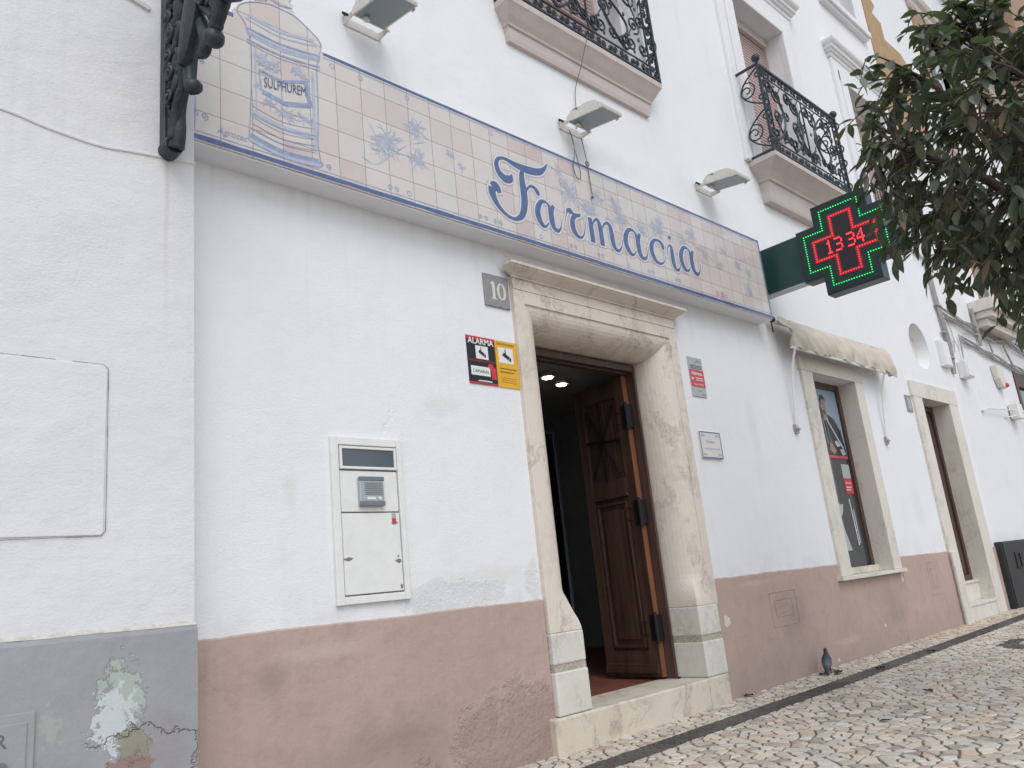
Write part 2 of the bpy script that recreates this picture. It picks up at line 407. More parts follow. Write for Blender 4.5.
def clear():
    t = NT('clear_shop_glass'); t.set('Base Color', (.9, .95, .95, 1)); t.set('Roughness', .02)
    tr = t.n.new('ShaderNodeBsdfTransparent'); mx = t.n.new('ShaderNodeMixShader'); fr = t.n.new('ShaderNodeFresnel'); fr.inputs[0].default_value = 1.5
    t.l.new(fr.outputs[0], mx.inputs[0]); t.l.new(tr.outputs[0], mx.inputs[1]); gl = t.n.new('ShaderNodeBsdfGlossy'); gl.inputs['Roughness'].default_value = .03
    t.l.new(gl.outputs[0], mx.inputs[2]); t.l.new(mx.outputs[0], t.n['Material Output'].inputs[0]); return t.m
M['clear'] = clear()
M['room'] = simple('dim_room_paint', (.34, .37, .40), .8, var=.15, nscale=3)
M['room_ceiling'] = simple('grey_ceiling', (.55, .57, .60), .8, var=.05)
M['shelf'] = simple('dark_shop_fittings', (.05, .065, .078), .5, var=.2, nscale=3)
M['lamp_on'] = simple('lit_ceiling_lamp', (.9, .9, .8), .4, var=0, emis=(1, .98, .74), es=14)
def attr_mat(name, rough, bump=.4, bscale=45, mul=1.0, spec=.5):
    t = NT(name); a = t.n.new('ShaderNodeAttribute'); a.attribute_name = 'col'
    f = t.ramp(t.noise(38, 6, .7), [(.25, .80), (.75, 1.12)])
    c = t.mix(1.0, a.outputs['Color'], f, 'MULTIPLY')
    c = t.mix(t.ramp(t.noise(1.3, 5, .6), [(.45, 0), (.8, .35)]), c, tuple(.33 * x for x in (1, .9, .82)))
    t.set('Base Color', c); t.set('Roughness', rough); t.b.inputs['Specular IOR Level'].default_value = spec
    t.set('Normal', t.bump(t.noise(bscale, 5, .65), bump, .006)); return t.m
M['cobble'] = attr_mat('limestone_cobbles', .50)
M['attr'] = attr_mat('mixed_print', .45, .02)
M['joint'] = simple('earth_joints', (.15, .112, .085), .95, var=.35, nscale=40, bump=.6)
M['conduit'] = simple('grey_conduit', (.33, .31, .30), .6, var=.2, nscale=20)
M['cable'] = simple('cable_grey', (.14, .135, .13), .6, var=.2)
M['tan'] = simple('ochre_paint', (.40, .265, .145), .85, var=.15, nscale=7, bump=.4, bscale=40)
M['tan_far'] = simple('tan_render', (.36, .235, .16), .85, var=.12, nscale=2, bump=.3)
def leafmat():
    t = NT('tree_leaf')
    g = t.n.new('ShaderNodeNewGeometry')
    c = t.ramp(g.outputs['Random Per Island'], [(0, (.055, .070, .056)), (.45, (.090, .110, .082)), (.72, (.13, .15, .105)), (.88, (.18, .165, .115)), (1, (.24, .16, .12))])
    c = t.mix(t.ramp(t.noise(18, 3, .5), [(.4, 0), (.8, .4)]), c, (.04, .065, .05))
    t.set('Base Color', c); t.set('Roughness', .34); t.b.inputs['Specular IOR Level'].default_value = .45
    tr = t.n.new('ShaderNodeBsdfTranslucent'); tr.inputs[0].default_value = (.14, .20, .07, 1)
    mx = t.n.new('ShaderNodeMixShader'); mx.inputs[0].default_value = .25
    t.l.new(t.b.outputs[0], mx.inputs[1]); t.l.new(tr.outputs[0], mx.inputs[2]); t.l.new(mx.outputs[0], t.n['Material Output'].inputs[0])
    return t.m
M['leaf'] = leafmat()
M['bark'] = simple('grey_brown_bark', (.085, .062, .05), .9, var=.35, nscale=30, bump=.8, bscale=50)

# ------------------------------------------------------------------ common dimensions
W = 3.77            # street face of the pharmacy wall
def gz(x): return -1.003 + max(0, min(.04, (x - 6.5) * .006))

def wall_mesh(mb, x0, x1, z0, z1, yf, yb, holes):
    xs = sorted({x0, x1, *[h[0] for h in holes], *[h[1] for h in holes]}); zs = sorted({z0, z1, *[h[2] for h in holes], *[h[3] for h in holes]})
    def solid(i, j):
        if i < 0 or j < 0 or i >= len(xs) - 1 or j >= len(zs) - 1: return False
        cx = (xs[i] + xs[i+1]) / 2; cz = (zs[j] + zs[j+1]) / 2
        return not any(h[0] < cx < h[1] and h[2] < cz < h[3] for h in holes)
    for i in range(len(xs) - 1):
        for j in range(len(zs) - 1):
            if not solid(i, j): continue
            a, b, c, d = xs[i], xs[i+1], zs[j], zs[j+1]
            mb.face([(a, yf, c), (b, yf, c), (b, yf, d), (a, yf, d)]); mb.face([(a, yb, c), (a, yb, d), (b, yb, d), (b, yb, c)])
            if not solid(i-1, j): mb.face([(a, yf, c), (a, yf, d), (a, yb, d), (a, yb, c)])
            if not solid(i+1, j): mb.face([(b, yf, c), (b, yb, c), (b, yb, d), (b, yf, d)])
            if not solid(i, j-1): mb.face([(a, yf, c), (a, yb, c), (b, yb, c), (b, yf, c)])
            if not solid(i, j+1): mb.face([(a, yf, d), (b, yf, d), (b, yb, d), (a, yb, d)])

# ------------------------------------------------------------------ ground
g = MB(); g.box(-150, 400, -200, 3.9, -1.6, -1.03)
# beyond the sheet of hand-laid stones the joints bed continues; stones there are a shader pattern
def farcob():
    t = NT('far_cobbles'); v = t.n.new('ShaderNodeTexVoronoi'); v.inputs['Scale'].default_value = 10
    t.l.new(t.P(), v.inputs['Vector']); e = t.n.new('ShaderNodeTexVoronoi'); e.feature = 'DISTANCE_TO_EDGE'; e.inputs['Scale'].default_value = 10; t.l.new(t.P(), e.inputs['Vector'])
    k = t.sep(v.outputs['Color'])[0]
    c = t.ramp(k, [(0, (.38, .33, .28)), (1, (.58, .52, .46))]); c = t.mix(t.math('LESS_THAN', e.outputs['Distance'], .06), c, (.12, .10, .08))
    t.set('Base Color', c); t.set('Roughness', .6); return t.m
o = g.build('ground', farcob(), org=(0, 0, -1.03)); tag(o, kind='structure')
bed = MB()
xs = [2.0 + .5 * i for i in range(45)]
bed.grid([[(x, y, gz(x) - .007) for y in (-.6, 3.9)] for x in xs])
bed.grid([[(x, y, gz(x) - .028) for y in (-.62, 3.9)] for x in xs])
o = bed.build('pavement_bed', M['joint'], org=(2, 0, -1.0)); tag(o, kind='structure')

def clip(poly, px, py, nx, ny):
    out = []
    for i in range(len(poly)):
        a = poly[i]; b = poly[(i + 1) % len(poly)]
        da = (a[0]-px)*nx + (a[1]-py)*ny; db = (b[0]-px)*nx + (b[1]-py)*ny
        if da <= 0: out.append(a)
        if (da < 0) != (db < 0) and abs(da - db) > 1e-12:
            t = da / (da - db); out.append((a[0] + (b[0]-a[0])*t, a[1] + (b[1]-a[1])*t))
    return out
def cells(x0, x1, y0, y1, sx, sy, jit, rs):
    r = random.Random(rs); nx = int((x1-x0)/sx); ny = int((y1-y0)/sy); S = {}
    for i in range(-2, nx+2):
        for j in range(-4, ny+5):
            off = .5 * (j % 2)
            S[i, j] = (x0 + (i + off + .5 + jit*(r.random()-.5)) * sx, y0 + (j + .5 + jit*(r.random()-.5)) * sy)
    for i in range(nx):
        for j in range(-1, ny+2):
            c = S[i, j]; poly = [(c[0]-2*sx, c[1]-2*sy), (c[0]+2*sx, c[1]-2*sy), (c[0]+2*sx, c[1]+2*sy), (c[0]-2*sx, c[1]+2*sy)]
            for di in (-2,-1,0,1,2):
                for dj in (-2,-1,0,1,2):
                    if (di or dj) and (i+di, j+dj) in S:
                        q = S[i+di, j+dj]; poly = clip(poly, (c[0]+q[0])/2, (c[1]+q[1])/2, q[0]-c[0], q[1]-c[1])
                        if len(poly) < 3: break
                if len(poly) < 3: break
            # keep inside the strip
            for (px, py, a, b) in ((x0, y0, 0, -1), (x0, y1, 0, 1)):
                if len(poly) >= 3: poly = clip(poly, px, py, a, b)
            if len(poly) >= 3: yield c, poly
def stone(mb, c, poly, gap, z, h, col, tilt=.004):
    cx = sum(p[0] for p in poly)/len(poly); cy = sum(p[1] for p in poly)/len(poly)
    p2 = []
    for (x, y) in poly:
        d = math.hypot(x-cx, y-cy) or 1; k = max(.3, 1 - gap/d); p2.append((cx+(x-cx)*k, cy+(y-cy)*k))
    # drop very short edges
    q = [p2[0]]
    for p in p2[1:]:
        if math.hypot(p[0]-q[-1][0], p[1]-q[-1][1]) > .008: q.append(p)
    p2 = q
    if len(p2) < 3: return
    tx = rnd.uniform(-1, 1) * tilt / .04; ty = rnd.uniform(-1, 1) * tilt / .04
    n = len(mb.v); k = len(p2)
    H = lambda x, y: z + h + (x-cx)*tx + (y-cy)*ty
    lo = [(x, y, z - .02) for x, y in p2]; mi = [(x, y, H(x, y) - .004) for x, y in p2]
    hi = [(cx+(x-cx)*.86, cy+(y-cy)*.86, H(x, y)) for x, y in p2]
    mb.v += lo + mi + hi
    for a in range(k):
        b = (a+1) % k
        mb.f.append((n+a, n+b, n+k+b, n+k+a)); mb.c.append(col); mb.f.append((n+k+a, n+k+b, n+2*k+b, n+2*k+a)); mb.c.append(col)
    mb.f.append(tuple(n+2*k+a for a in range(k))); mb.c.append(col)
mb = MB()
def limestone():
    r = rnd.random()
    if r < .60: b = (.60, .53, .44)
    elif r < .80: b = (.62, .58, .52)
    elif r < .92: b = (.54, .42, .33)
    else: b = (.38, .34, .30)
    k = rnd.uniform(.76, 1.08); return (b[0]*k, b[1]*k, b[2]*k)
def basalt():
    k = rnd.uniform(.75, 1.25); return (.048*k, .044*k, .046*k)
S0, S1 = 3.185, 3.385
for x0, x1, y0, y1, sx, sy, kind, rs in ((2.4, 18.0, .3, S0, .092, .070, 'l', 1), (2.4, 18.0, S1, 3.80, .088, .068, 'l', 2), (2.4, 18.0, S0, S1, .058, .048, 'b', 3)):
    for c, poly in cells(x0, x1, y0, y1, sx, sy, .85, rs):
        # in view only: keep what the street side shows
        if c[1] < 1.0 and c[0] > 9 + 6*(c[1]+.6): pass
        if kind == 'l':
            rr = math.hypot(c[0]-9.2, c[1]-2.24)
            ring = .36 < rr < .56
            # small brown dead stones near the doorways
            yel = c[1] > S1 and 9.8 < c[0] < 12.8
            col = basalt() if ring else limestone()
            if yel and not ring: col = (col[0]*1.0, col[1]*.95, col[2]*.86)
            stone(mb, c, poly, .0088, gz(c[0]), rnd.uniform(-.0015, .0015), col, .0014)
        else: stone(mb, c, poly, .0022, gz(c[0]), rnd.uniform(-.002, .0005), basalt(), .0014)
o = mb.build('pavement', M['cobble'], org=(2, 0, -1.0)); tag(o, kind='structure')

# ------------------------------------------------------------------ pharmacy building
B = empty('pharmacy_building', (7.3, 4.2, -1.0), 'long white limewashed building with a pink plinth, marble doorways and iron balconies', 'building')
ZT = 10.4
OC = (12.03, 2.80, .35)
WX = (4.35, 8.12, 12.05 - .65)            # left edges of the upstairs openings
holes = [(3.9, 5.68, -.98, 2.05), (8.32, 9.41, -.21, 1.975), (11.53, 12.6, -.98, 1.98), (OC[0]-.42, OC[0]+.42, OC[1]-.42, OC[1]+.42)]
for x in WX: holes.append((x, x+1.3, 4.57 if x == WX[0] else 4.40, 6.82)); holes.append((x+.08, x+1.22, 8.42, 9.9))
wm = MB(); wall_mesh(wm, 1.0, 13.25, -1.3, ZT, W, 4.3, holes)
# ring round the oculus
N = 40; sq = []; ci = []; cb = []
for k in range(N):
    a = 2*math.pi*k/N; ca, sa = math.cos(a), math.sin(a); m = .42 / max(abs(ca), abs(sa))
    sq.append((OC[0]+ca*m, W, OC[1]+sa*m)); ci.append((OC[0]+ca*OC[2], W, OC[1]+sa*OC[2]*.98)); cb.append((OC[0]+ca*OC[2]*.93, W+.16, OC[1]+sa*OC[2]*.91))
wm.grid([sq, ci, cb], closed_v=True)
wm.build('wall', M['white_wall'], B)
r = MB(); r.face(cb); r.build('oculus_panel', M['bone'], B)
# roof slab closes the shell
r = MB(); r.box(.8, 13.4, 3.5, 12, ZT, ZT+.25); r.build('roof', M['marble_pale'], B)
r = MB(); wall_mesh(r, 1.0, 13.25, -1.3, ZT, 11.6, 11.8, []); r.build('wall', M['white_wall2'], B)

# plinth, 12 mm proud of the wall
def uneven(x, s=.009): return s * (noise.noise(Vector((x*1.7, 0, 0))) + .6*noise.noise(Vector((x*7, 3, 0))) + .35*noise.noise(Vector((x*23, 5, 0))))
def plinth(x0, x1, z1):
    m = MB(); n = max(2, int((x1-x0)/.025)); P = [x0 + (x1-x0)*i/n for i in range(n+1)]
    m.grid([[(x, W+.005, -1.2) for x in P], [(x, W-.016+uneven(x*2, .003), -1.2) for x in P], [(x, W-.014+uneven(x*2, .003), z1+uneven(x)-.008) for x in P], [(x, W-.005, z1+uneven(x)) for x in P], [(x, W+.005, z1+uneven(x)) for x in P]])
    m.build('plinth', M['pink'], B, smooth=False)
plinth(1.47, 3.80, -.072); plinth(5.725, 8.31, -.072); plinth(9.42, 11.22, -.072)
# band under the shop window
m = MB(); m.box(8.31, 9.42, W-.015, W+.02, -1.2, -.25); m.build('plinth', M['pink'], B)
m = MB(); m.box(12.955, 13.145, W-.015, W+.02, -1.2, -.09); m.build('plinth', M['pink'], B)
# raised outlines of blocked vents in the plinth
def vent_relief(x0, x1, z0, z1, arch):
    m = MB(); y = W-.016
    def ln(pts): m.tube([(a, y, b) for a, b in pts], .0035, 4)
    ln([(x0, z0), (x0, z1), (x1, z1), (x1, z0), (x0, z0)])
    ln([(x0+.08, z0+.08), (x0+.08, z1-.07), (x1-.08, z1-.07), (x1-.08, z0+.08), (x0+.08, z0+.08)])
    if arch: ln([(x0-.08 + (x1-x0+.16)*i/12, z1+.02+.06*math.sin(math.pi*i/12)) for i in range(13)])
    for k in range(3): ln([(x0+.12, z0+.1+.06*k), (x1-.15, z0+.12+.06*k)])
    return m.build('blocked_vent', M['pink'], B)
vent_relief(6.62, 7.08, -.54, -.25, False); vent_relief(10.40, 10.72, -.56, -.18, False)

# --- marble surround of the entrance
DX0, DX1 = 3.81, 5.77
def ovolo(n=10):
    """(offset inwards, y) of the moulded profile"""
    P = [(.10, 3.73), (.102, 3.742)]
    for i in range(n+1):
        a = math.pi/2 * i/n
        P.append((.112 + .178*math.sin(a)**1.0 * 1.0, 3.742 + (3.985-3.742)*(1-math.cos(a))))
    return P
prof = [(0, 3.80), (0, 3.735), (.004, 3.73)] + ovolo() + [(.29, 4.12)]
m = MB(); rows = []
for (o_, y) in prof:
    zt = 2.07 - o_
    rows.append([(DX0+o_, y, -.02), (DX0+o_, y, 1.62), (DX0+o_, y, zt), (DX1-o_, y, zt), (DX1-o_, y, 1.62), (DX1-o_, y, -.02)])
m.grid(rows)
m.box(DX0+.001, DX1-.001, 3.728, 3.80, 2.071, 2.166)
# stops: the moulding dies into square blocks
def sqprof():
    P = [(0, 3.80), (0, 3.735), (.004, 3.73)]; n = len(ovolo())
    for i in range(n):
        t = i/(n-1)
        if t < .5: P.append((.06 + .24*t*2, 3.728))
        else: P.append((.30, 3.728 + (3.985-3.728)*(t-.5)*2))
    return P + [(.30, 4.12)]
sp = sqprof()
def hip(t): return t*t*(3-2*t)
for side in (0, 1):
    rows = []
    zs = [-.26, -.235, -.20, -.16, -.12, -.08, -.05, -.02] if side else [-.29, -.26, -.22, -.18, -.13, -.08, -.05, -.02]
    for i, z in enumerate(zs):
        t = hip(i/(len(zs)-1)); rows.append([((DX0 + a[0]*(1-t)+b[0]*t) if not side else (DX1 - a[0]*(1-t)-b[0]*t), a[1]*(1-t)+b[1]*t, z) for a, b in zip(sp, prof)])
    m.grid(rows)
sur = m.build('door_surround', M['marble'], B, merge=True)
for side in (0, 1):
    a, b = (DX0-.003, DX0+.304) if not side else (DX1-.304, DX1+.003-.03)
    top = -.292 if not side else -.262
    m = MB(); m.box(a, b, 3.722, 4.12, -.485, top); m.build('base_block', M['marble_white'], B, bevel=.01)
    m = MB(); m.box(a-.004, b, 3.716, 4.12, -.79, -.53); m.build('base_block', M['marble_white'], B, bevel=.01)
    a, b = (DX0, DX0+.302) if not side else (DX1-.302, DX1-.03); m = MB(); m.box(a, b, 3.729, 4.11, -.531, -.484)
    m.build('mortar_joint', M['mortar'], B)
# cornice of the entrance
def cornice(prof2, x0, x1, yw, name, mat, par, bevel=0):
    """prof2 = (projection, z) from bottom to top; returns on both ends"""
    m = MB(); rows = []
    for p, z in prof2: rows.append([(x0-p*.9, yw, z), (x0-p*.9, yw-p, z), (x1+p*.9, yw-p, z), (x1+p*.9, yw, z)])
    m.grid(rows); m.face(rows[0]); m.face(rows[-1]); return m.build(name, mat, par, bevel=bevel)
cornice([(0.002, 2.150), (.016, 2.152), (.018, 2.164), (.026, 2.166), (.045, 2.178), (.075, 2.198), (.088, 2.208), (.090, 2.216), (.098, 2.217), (.100, 2.236), (0, 2.248)], DX0, DX1-.01, 3.729, 'door_cornice', M['marble'], B)
# step and threshold
m = MB(); m.box(3.745, 5.43, 3.70, 4.14, -1.1, -.793); m.box(5.435, 5.715, 3.702, 3.98, -1.1, -.792); st = m.build('doorstep', M['marble_grey'], B, bevel=.012)
# wooden frame
m = MB(); m.box(4.10, 4.16, 3.985, 4.10, -.79, 1.76); m.box(5.422, 5.447, 3.985, 4.10, -.79, 1.76); m.box(4.161, 5.4215, 3.987, 4.10, 1.705, 1.758)
m.box(4.161, 5.40, 4.03, 4.095, 1.690, 1.7045)
m.build('door_frame', M['wood_frame'], B, bevel=.004)
# door leaves (local: hinge at origin, leaf along +u)
def leaf(hx, hy, ang, side):
    u = Vector((math.cos(ang), math.sin(ang))); nrm = Vector((-u.y, u.x)) * side   # outer face normal
    z0, z1, Wd = -.775, 1.685, .62
    def T(a, d, z): return (hx + u.x*a + nrm.x*d, hy + u.y*a + nrm.y*d, z)
    def bx(m, a0, a1, d0, d1, zz0, zz1):
        n = len(m.v)
        m.v += [T(a0,d0,zz0), T(a1,d0,zz0), T(a1,d1,zz0), T(a0,d1,zz0), T(a0,d0,zz1), T(a1,d0,zz1), T(a1,d1,zz1), T(a0,d1,zz1)]
        for q in ((0,3,2,1),(4,5,6,7),(0,1,5,4),(1,2,6,5),(2,3,7,6),(3,0,4,7)): m.f.append(tuple(n+k for k in q)); m.c.append(None)
    m = MB()
    # stiles and rails
    bx(m, 0.004, .11, -.045, 0, z0, z1); bx(m, Wd-.10, Wd, -.045, 0, z0, z1)
    for a, b in ((z0, z0+.20), (.67, .83), (z1-.16, z1)): bx(m, .11, Wd-.10, -.045, -.001, a, b)
    bx(m, .11, Wd-.10, -.03, -.018, z0+.20, .67); bx(m, .11, Wd-.10, -.035, -.026, .83, z1-.16)
    for q in (.2, .29, .38): bx(m, q+.004, q+.086, -.03, -.0225, .83, z1-.16)
    # raised field of the lower panel with mouldings
    bx(m, .135, Wd-.125, -.02, .006, z0+.225, z0+.245); bx(m, .135, Wd-.125, -.02, .006, .615, .635)
    bx(m, .135, .155, -.02, .006, z0+.245, .615); bx(m, Wd-.145, Wd-.125, -.02, .006, z0+.245, .615)
    bx(m, .195, Wd-.185, -.02, -.004, z0+.29, .57)
    bx(m, .10, Wd-.09, -.02, .012, .67, .695)
    bx(m, .02, Wd-.01, -.01, .022, z0+.03, z0+.075); bx(m, .02, Wd-.01, -.01, .014, z0+.075, z0+.10)
    d = m.build('entrance_door', M['wood'], B, bevel=.003)
    m = MB(); bx(m, -.004, .003, -.05, .002, z0, z1); m.build('door_edge', M['wood_edge_lit'], d)  # thin strip coloured as the lit hinge edge of the leaf
    # iron star bars over the upper panel
    m = MB(); ca, cz = .315, 1.17
    for dx, dz in ((.19, .02), (0, .35), (.165, .30), (-.165, .30)):
        m.tube([T(ca-dx, .006, cz-dz), T(ca+dx, .006, cz+dz)], .0125, 6)
    m.tube([T(ca, -.01, cz), T(ca, .018, cz)], .036, 10)
    m.build('iron_grille', M['dark_metal'], d)
    for hz in (1.33, .52, -.40):
        m = MB(); bx(m, -.03, .05, -.055, .008, hz-.10, hz+.10); m.tube([T(-.018, .012, hz-.12), T(-.018, .012, hz+.12)], .014, 8)
        for q in (-.05, .05): m.ball(T(.09, .004, hz+q), .011, n=6, m=4); m.ball(T(.13, .004, hz+q), .009, n=6, m=4)
        m.build('hinge', M['dark_metal'], d)
    return d
leaf(5.362, 4.075, R(84), 1)
leaf(4.15, 4.095, R(97), -1)
# room behind the entrance
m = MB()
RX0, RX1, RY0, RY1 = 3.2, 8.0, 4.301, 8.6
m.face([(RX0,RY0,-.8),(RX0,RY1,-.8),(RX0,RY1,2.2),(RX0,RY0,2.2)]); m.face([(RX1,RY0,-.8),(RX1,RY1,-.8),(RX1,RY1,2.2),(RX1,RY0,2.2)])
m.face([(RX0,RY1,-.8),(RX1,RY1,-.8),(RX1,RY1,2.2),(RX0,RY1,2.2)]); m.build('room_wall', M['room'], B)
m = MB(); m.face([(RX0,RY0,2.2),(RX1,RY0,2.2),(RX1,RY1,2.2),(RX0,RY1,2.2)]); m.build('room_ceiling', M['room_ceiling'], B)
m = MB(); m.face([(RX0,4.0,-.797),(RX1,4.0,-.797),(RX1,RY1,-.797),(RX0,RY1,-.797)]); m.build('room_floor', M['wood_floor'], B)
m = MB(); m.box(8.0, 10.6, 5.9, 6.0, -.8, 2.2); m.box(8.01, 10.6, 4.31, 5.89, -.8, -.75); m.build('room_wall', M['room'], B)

def shelf_unit(x0, x1, y0, y1, z1, label):
    e = empty('display_shelf', ((x0+x1)/2, (y0+y1)/2, -.797), label, 'shelf')
    m = MB(); m.box(x0, x0+.03, y0, y1, -.797, z1); m.box(x1-.03, x1, y0, y1, -.797, z1); m.box(x0+.03, x1-.03, y1-.02, y1, -.797, z1)
    m.build('cabinet', M['shelf'], e)
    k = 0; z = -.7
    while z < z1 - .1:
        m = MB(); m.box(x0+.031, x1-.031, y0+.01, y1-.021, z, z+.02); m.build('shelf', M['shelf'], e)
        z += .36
    return e
shelf_unit(5.55, 6.6, 6.1, 6.5, 1.5, 'dim shelving unit seen in the dark behind the open pharmacy door')
r2 = random.Random(5)
z = -.68
for row in range(6):
    x = 5.62
    while x < 6.5:
        w = r2.uniform(.06, .13); h = r2.uniform(.10, .24); m = MB(); m.cur = None
        m.box(x, x+w*.9, 6.13, 6.24, z+.001, z+h)
        o = m.build('medicine_box', [M['grey_print'], M['shelf'], M['white_print'], M['red_print'], M['dgrey_print']][r2.choice((0,0,1,1,2,3,4))], bevel=.002)
        tag(o, 'small medicine box in rows on the dim shelves behind the open pharmacy door', 'box', 'medicine boxes on the dim shelves')
        x += w + .01
    z += .36
def ceil_light(x, y, lab):
    e = empty('ceiling_light', (x, y, 2.12), lab, 'ceiling light', 'round lit lamps on the pharmacy ceiling')
    m = MB(); m.tube([(x, y, 2.199), (x, y, 2.165)], .075, 20); m.build('housing', M['white_metal'], e)
    m = MB(); m.tube([(x, y, 2.164), (x, y, 2.155)], .052, 20); m.build('diffuser', M['lamp_on'], e)
ceil_light(6.12, 5.62, 'round lit ceiling lamp half hidden by the left jamb of the entrance')
ceil_light(6.50, 5.77, 'oval-looking lit ceiling lamp just right of the other one, inside the doorway')
# inner glass door panel
e = empty('glass_panel', (5.0, 4.9, -.797), 'tall glass screen standing just inside the entrance left of the wooden door', 'glass screen')
m = MB(); m.box(4.98, 5.52, 5.10, 5.112, -.78, 1.40); m.build('pane', M['clear'], e)
m = MB(); m.box(4.955, 4.979, 5.09, 5.12, -.797, 1.42); m.box(5.521, 5.545, 5.09, 5.12, -.797, 1.42); m.box(4.98, 5.52, 5.09, 5.12, 1.401, 1.42); m.build('frame', M['shelf'], e)

# --- shop window
def frame_rect(m, x0, x1, z0, z1, w, y0, y1, wt=None):
    wt = wt or w
    m.box(x0, x0+w, y0, y1, z0, z1); m.box(x1-w, x1, y0, y1, z0, z1); m.box(x0+w, x1-w, y0+.001, y1-.001, z1-wt, z1-.0005); m.box(x0+w, x1-w, y0+.001, y1-.001, z0+.0005, z0+w)
m = MB(); m.box(8.08, 8.325, 3.738, 3.96, -.20, 1.975); m.box(9.405, 9.62, 3.738, 3.96, -.20, 1.975); m.box(8.06, 9.64, 3.736, 3.96, 1.976, 2.135)
wsur = m.build('window_surround', M['marble_pale'], B, bevel=.004)
m = MB(); m.box(7.99, 9.63, 3.69, 3.97, -.240, -.2015); m.build('window_sill', M['marble_white'], B, bevel=.005)
m = MB(); frame_rect(m, 8.325, 9.405, -.20, 1.975, .075, 3.945, 4.01); wf = m.build('shop_window', M['wood_frame'], B, bevel=.004)
m = MB(); m.box(8.40, 9.33, 3.975, 3.98, -.125, 1.90); m.build('pane', M['glass_dark'], wf)
m = MB(); m.box(8.326, 9.404, 3.90, 3.944, -.2, -.13); m.build('inner_sill', M['marble_grey'], wf, bevel=.006)

# poster: man in a dark jacket against pale blue
e = empty('poster', (9.02, 3.972, 1.1), 'tall poster of a man in a dark jacket behind the shop window pane', 'poster')
def flat(m, poly, y, col): m.cur = col; m.face([(a, y, b) for a, b in poly])
m = MB(); m.cur = (.26, .36, .46); m.box(8.405, 9.325, 3.970, 3.9735, 1.115, 1.90)
m.build('backing', M['attr'], e)
m = MB()
def ell(cx, cz, rx, rz, n=18, a0=0): return [(cx+rx*math.cos(2*math.pi*k/n+a0), cz+rz*math.sin(2*math.pi*k/n+a0)) for k in range(n)]
flat(m, [(8.55,1.118),(8.56,1.32),(8.64,1.50),(8.80,1.58),(8.90,1.60),(9.02,1.60),(9.15,1.56),(9.27,1.42),(9.31,1.2),(9.315,1.118)], 3.9690, (.022, .028, .036))
flat(m, [(8.84,1.50),(8.82,1.72),(8.90,1.66),(9.00,1.56),(9.0,1.5)], 3.9685, (.03, .035, .045))
flat(m, [(8.90,1.52),(8.90,1.62),(9.0,1.62),(9.01,1.54)], 3.9682, (.30, .19, .14))
flat(m, ell(8.94, 1.70, .060, .098), 3.9678, (.32, .20, .15))
flat(m, [(8.87,1.70),(8.87,1.78),(8.90,1.825),(8.96,1.835),(9.01,1.80),(9.01,1.74),(8.98,1.78),(8.91,1.77),(8.885,1.70)], 3.9674, (.02, .015, .012))
flat(m, [(8.90,1.645),(8.98,1.645),(8.965,1.60),(8.92,1.60)], 3.9672, (.10, .06, .05))
flat(m, [(8.93,1.56),(8.97,1.56),(9.26,1.22),(9.24,1.20)], 3.9670, (.45, .47, .50))
flat(m, [(8.86,1.55),(8.875,1.55),(8.90,1.25),(8.88,1.25)], 3.9670, (.30, .32, .36))
flat(m, [(8.93,1.50),(8.94,1.50),(8.99,1.25),(8.975,1.25)], 3.9669, (.25, .27, .31))
flat(m, [(8.90,1.18),(8.93,1.27),(9.0,1.25),(9.06,1.17),(8.99,1.13)], 3.9668, (.34, .22, .17))
flat(m, [(9.05,1.28),(9.12,1.30),(9.20,1.24),(9.10,1.22)], 3.9668, (.42, .46, .50))
flat(m, [(9.15,1.19),(9.25,1.21),(9.29,1.14),(9.2,1.12)], 3.9668, (.40, .36, .34))
m.build('figure_print', M['attr'], e)
m = MB(); m.cur = (.55, .05, .08); m.box(8.405, 9.325, 3.966, 3.9735, 1.085, 1.1145); m.build('red_border', M['attr'], e)

def text_faces(m, txt, x, z, h, y, wid=None, bold=0, shear=0):
    cu = bpy.data.curves.new('t', 'FONT'); cu.body = txt; cu.size = 1; cu.resolution_u = 3; cu.offset = bold; cu.shear = shear
    ob = bpy.data.objects.new('t', cu); COL.objects.link(ob)
    dg = bpy.context.evaluated_depsgraph_get(); me = bpy.data.meshes.new_from_object(ob.evaluated_get(dg))
    xs_ = [v.co.x for v in me.vertices]; ys_ = [v.co.y for v in me.vertices]
    wx = max(xs_) - min(xs_); hy = max(ys_) - min(ys_); k = h / hy; kx = (wid / wx) if wid else k
    n = len(m.v)
    for v in me.vertices: m.v.append((x + (v.co.x-min(xs_))*kx, y, z + (v.co.y-min(ys_))*k))
    for p in me.polygons: m.f.append(tuple(n+i for i in p.vertices)); m.c.append(m.cur)
    bpy.data.objects.remove(ob); bpy.data.curves.remove(cu); bpy.data.meshes.remove(me)

e = empty('window_sticker', (9.22, 3.973, .80), 'small white and red alarm sticker on the glass below the poster', 'sticker')
m = MB(); m.box(9.10, 9.30, 3.970, 3.9735, .86, 1.02); m.build('white_part', M['grey_print'], e)
m = MB(); m.box(9.10, 9.30, 3.9695, 3.9735, .68, .8595); m.build('red_part', M['red_print'], e)
m = MB(); text_faces(m, 'Alarma', 9.12, .79, .035, 3.968, .15); m.box(9.12, 9.26, 3.968, 3.9692, .75, .76); m.box(9.12, 9.24, 3.968, 3.9692, .72, .73); m.build('lettering', M['white_print'], e)
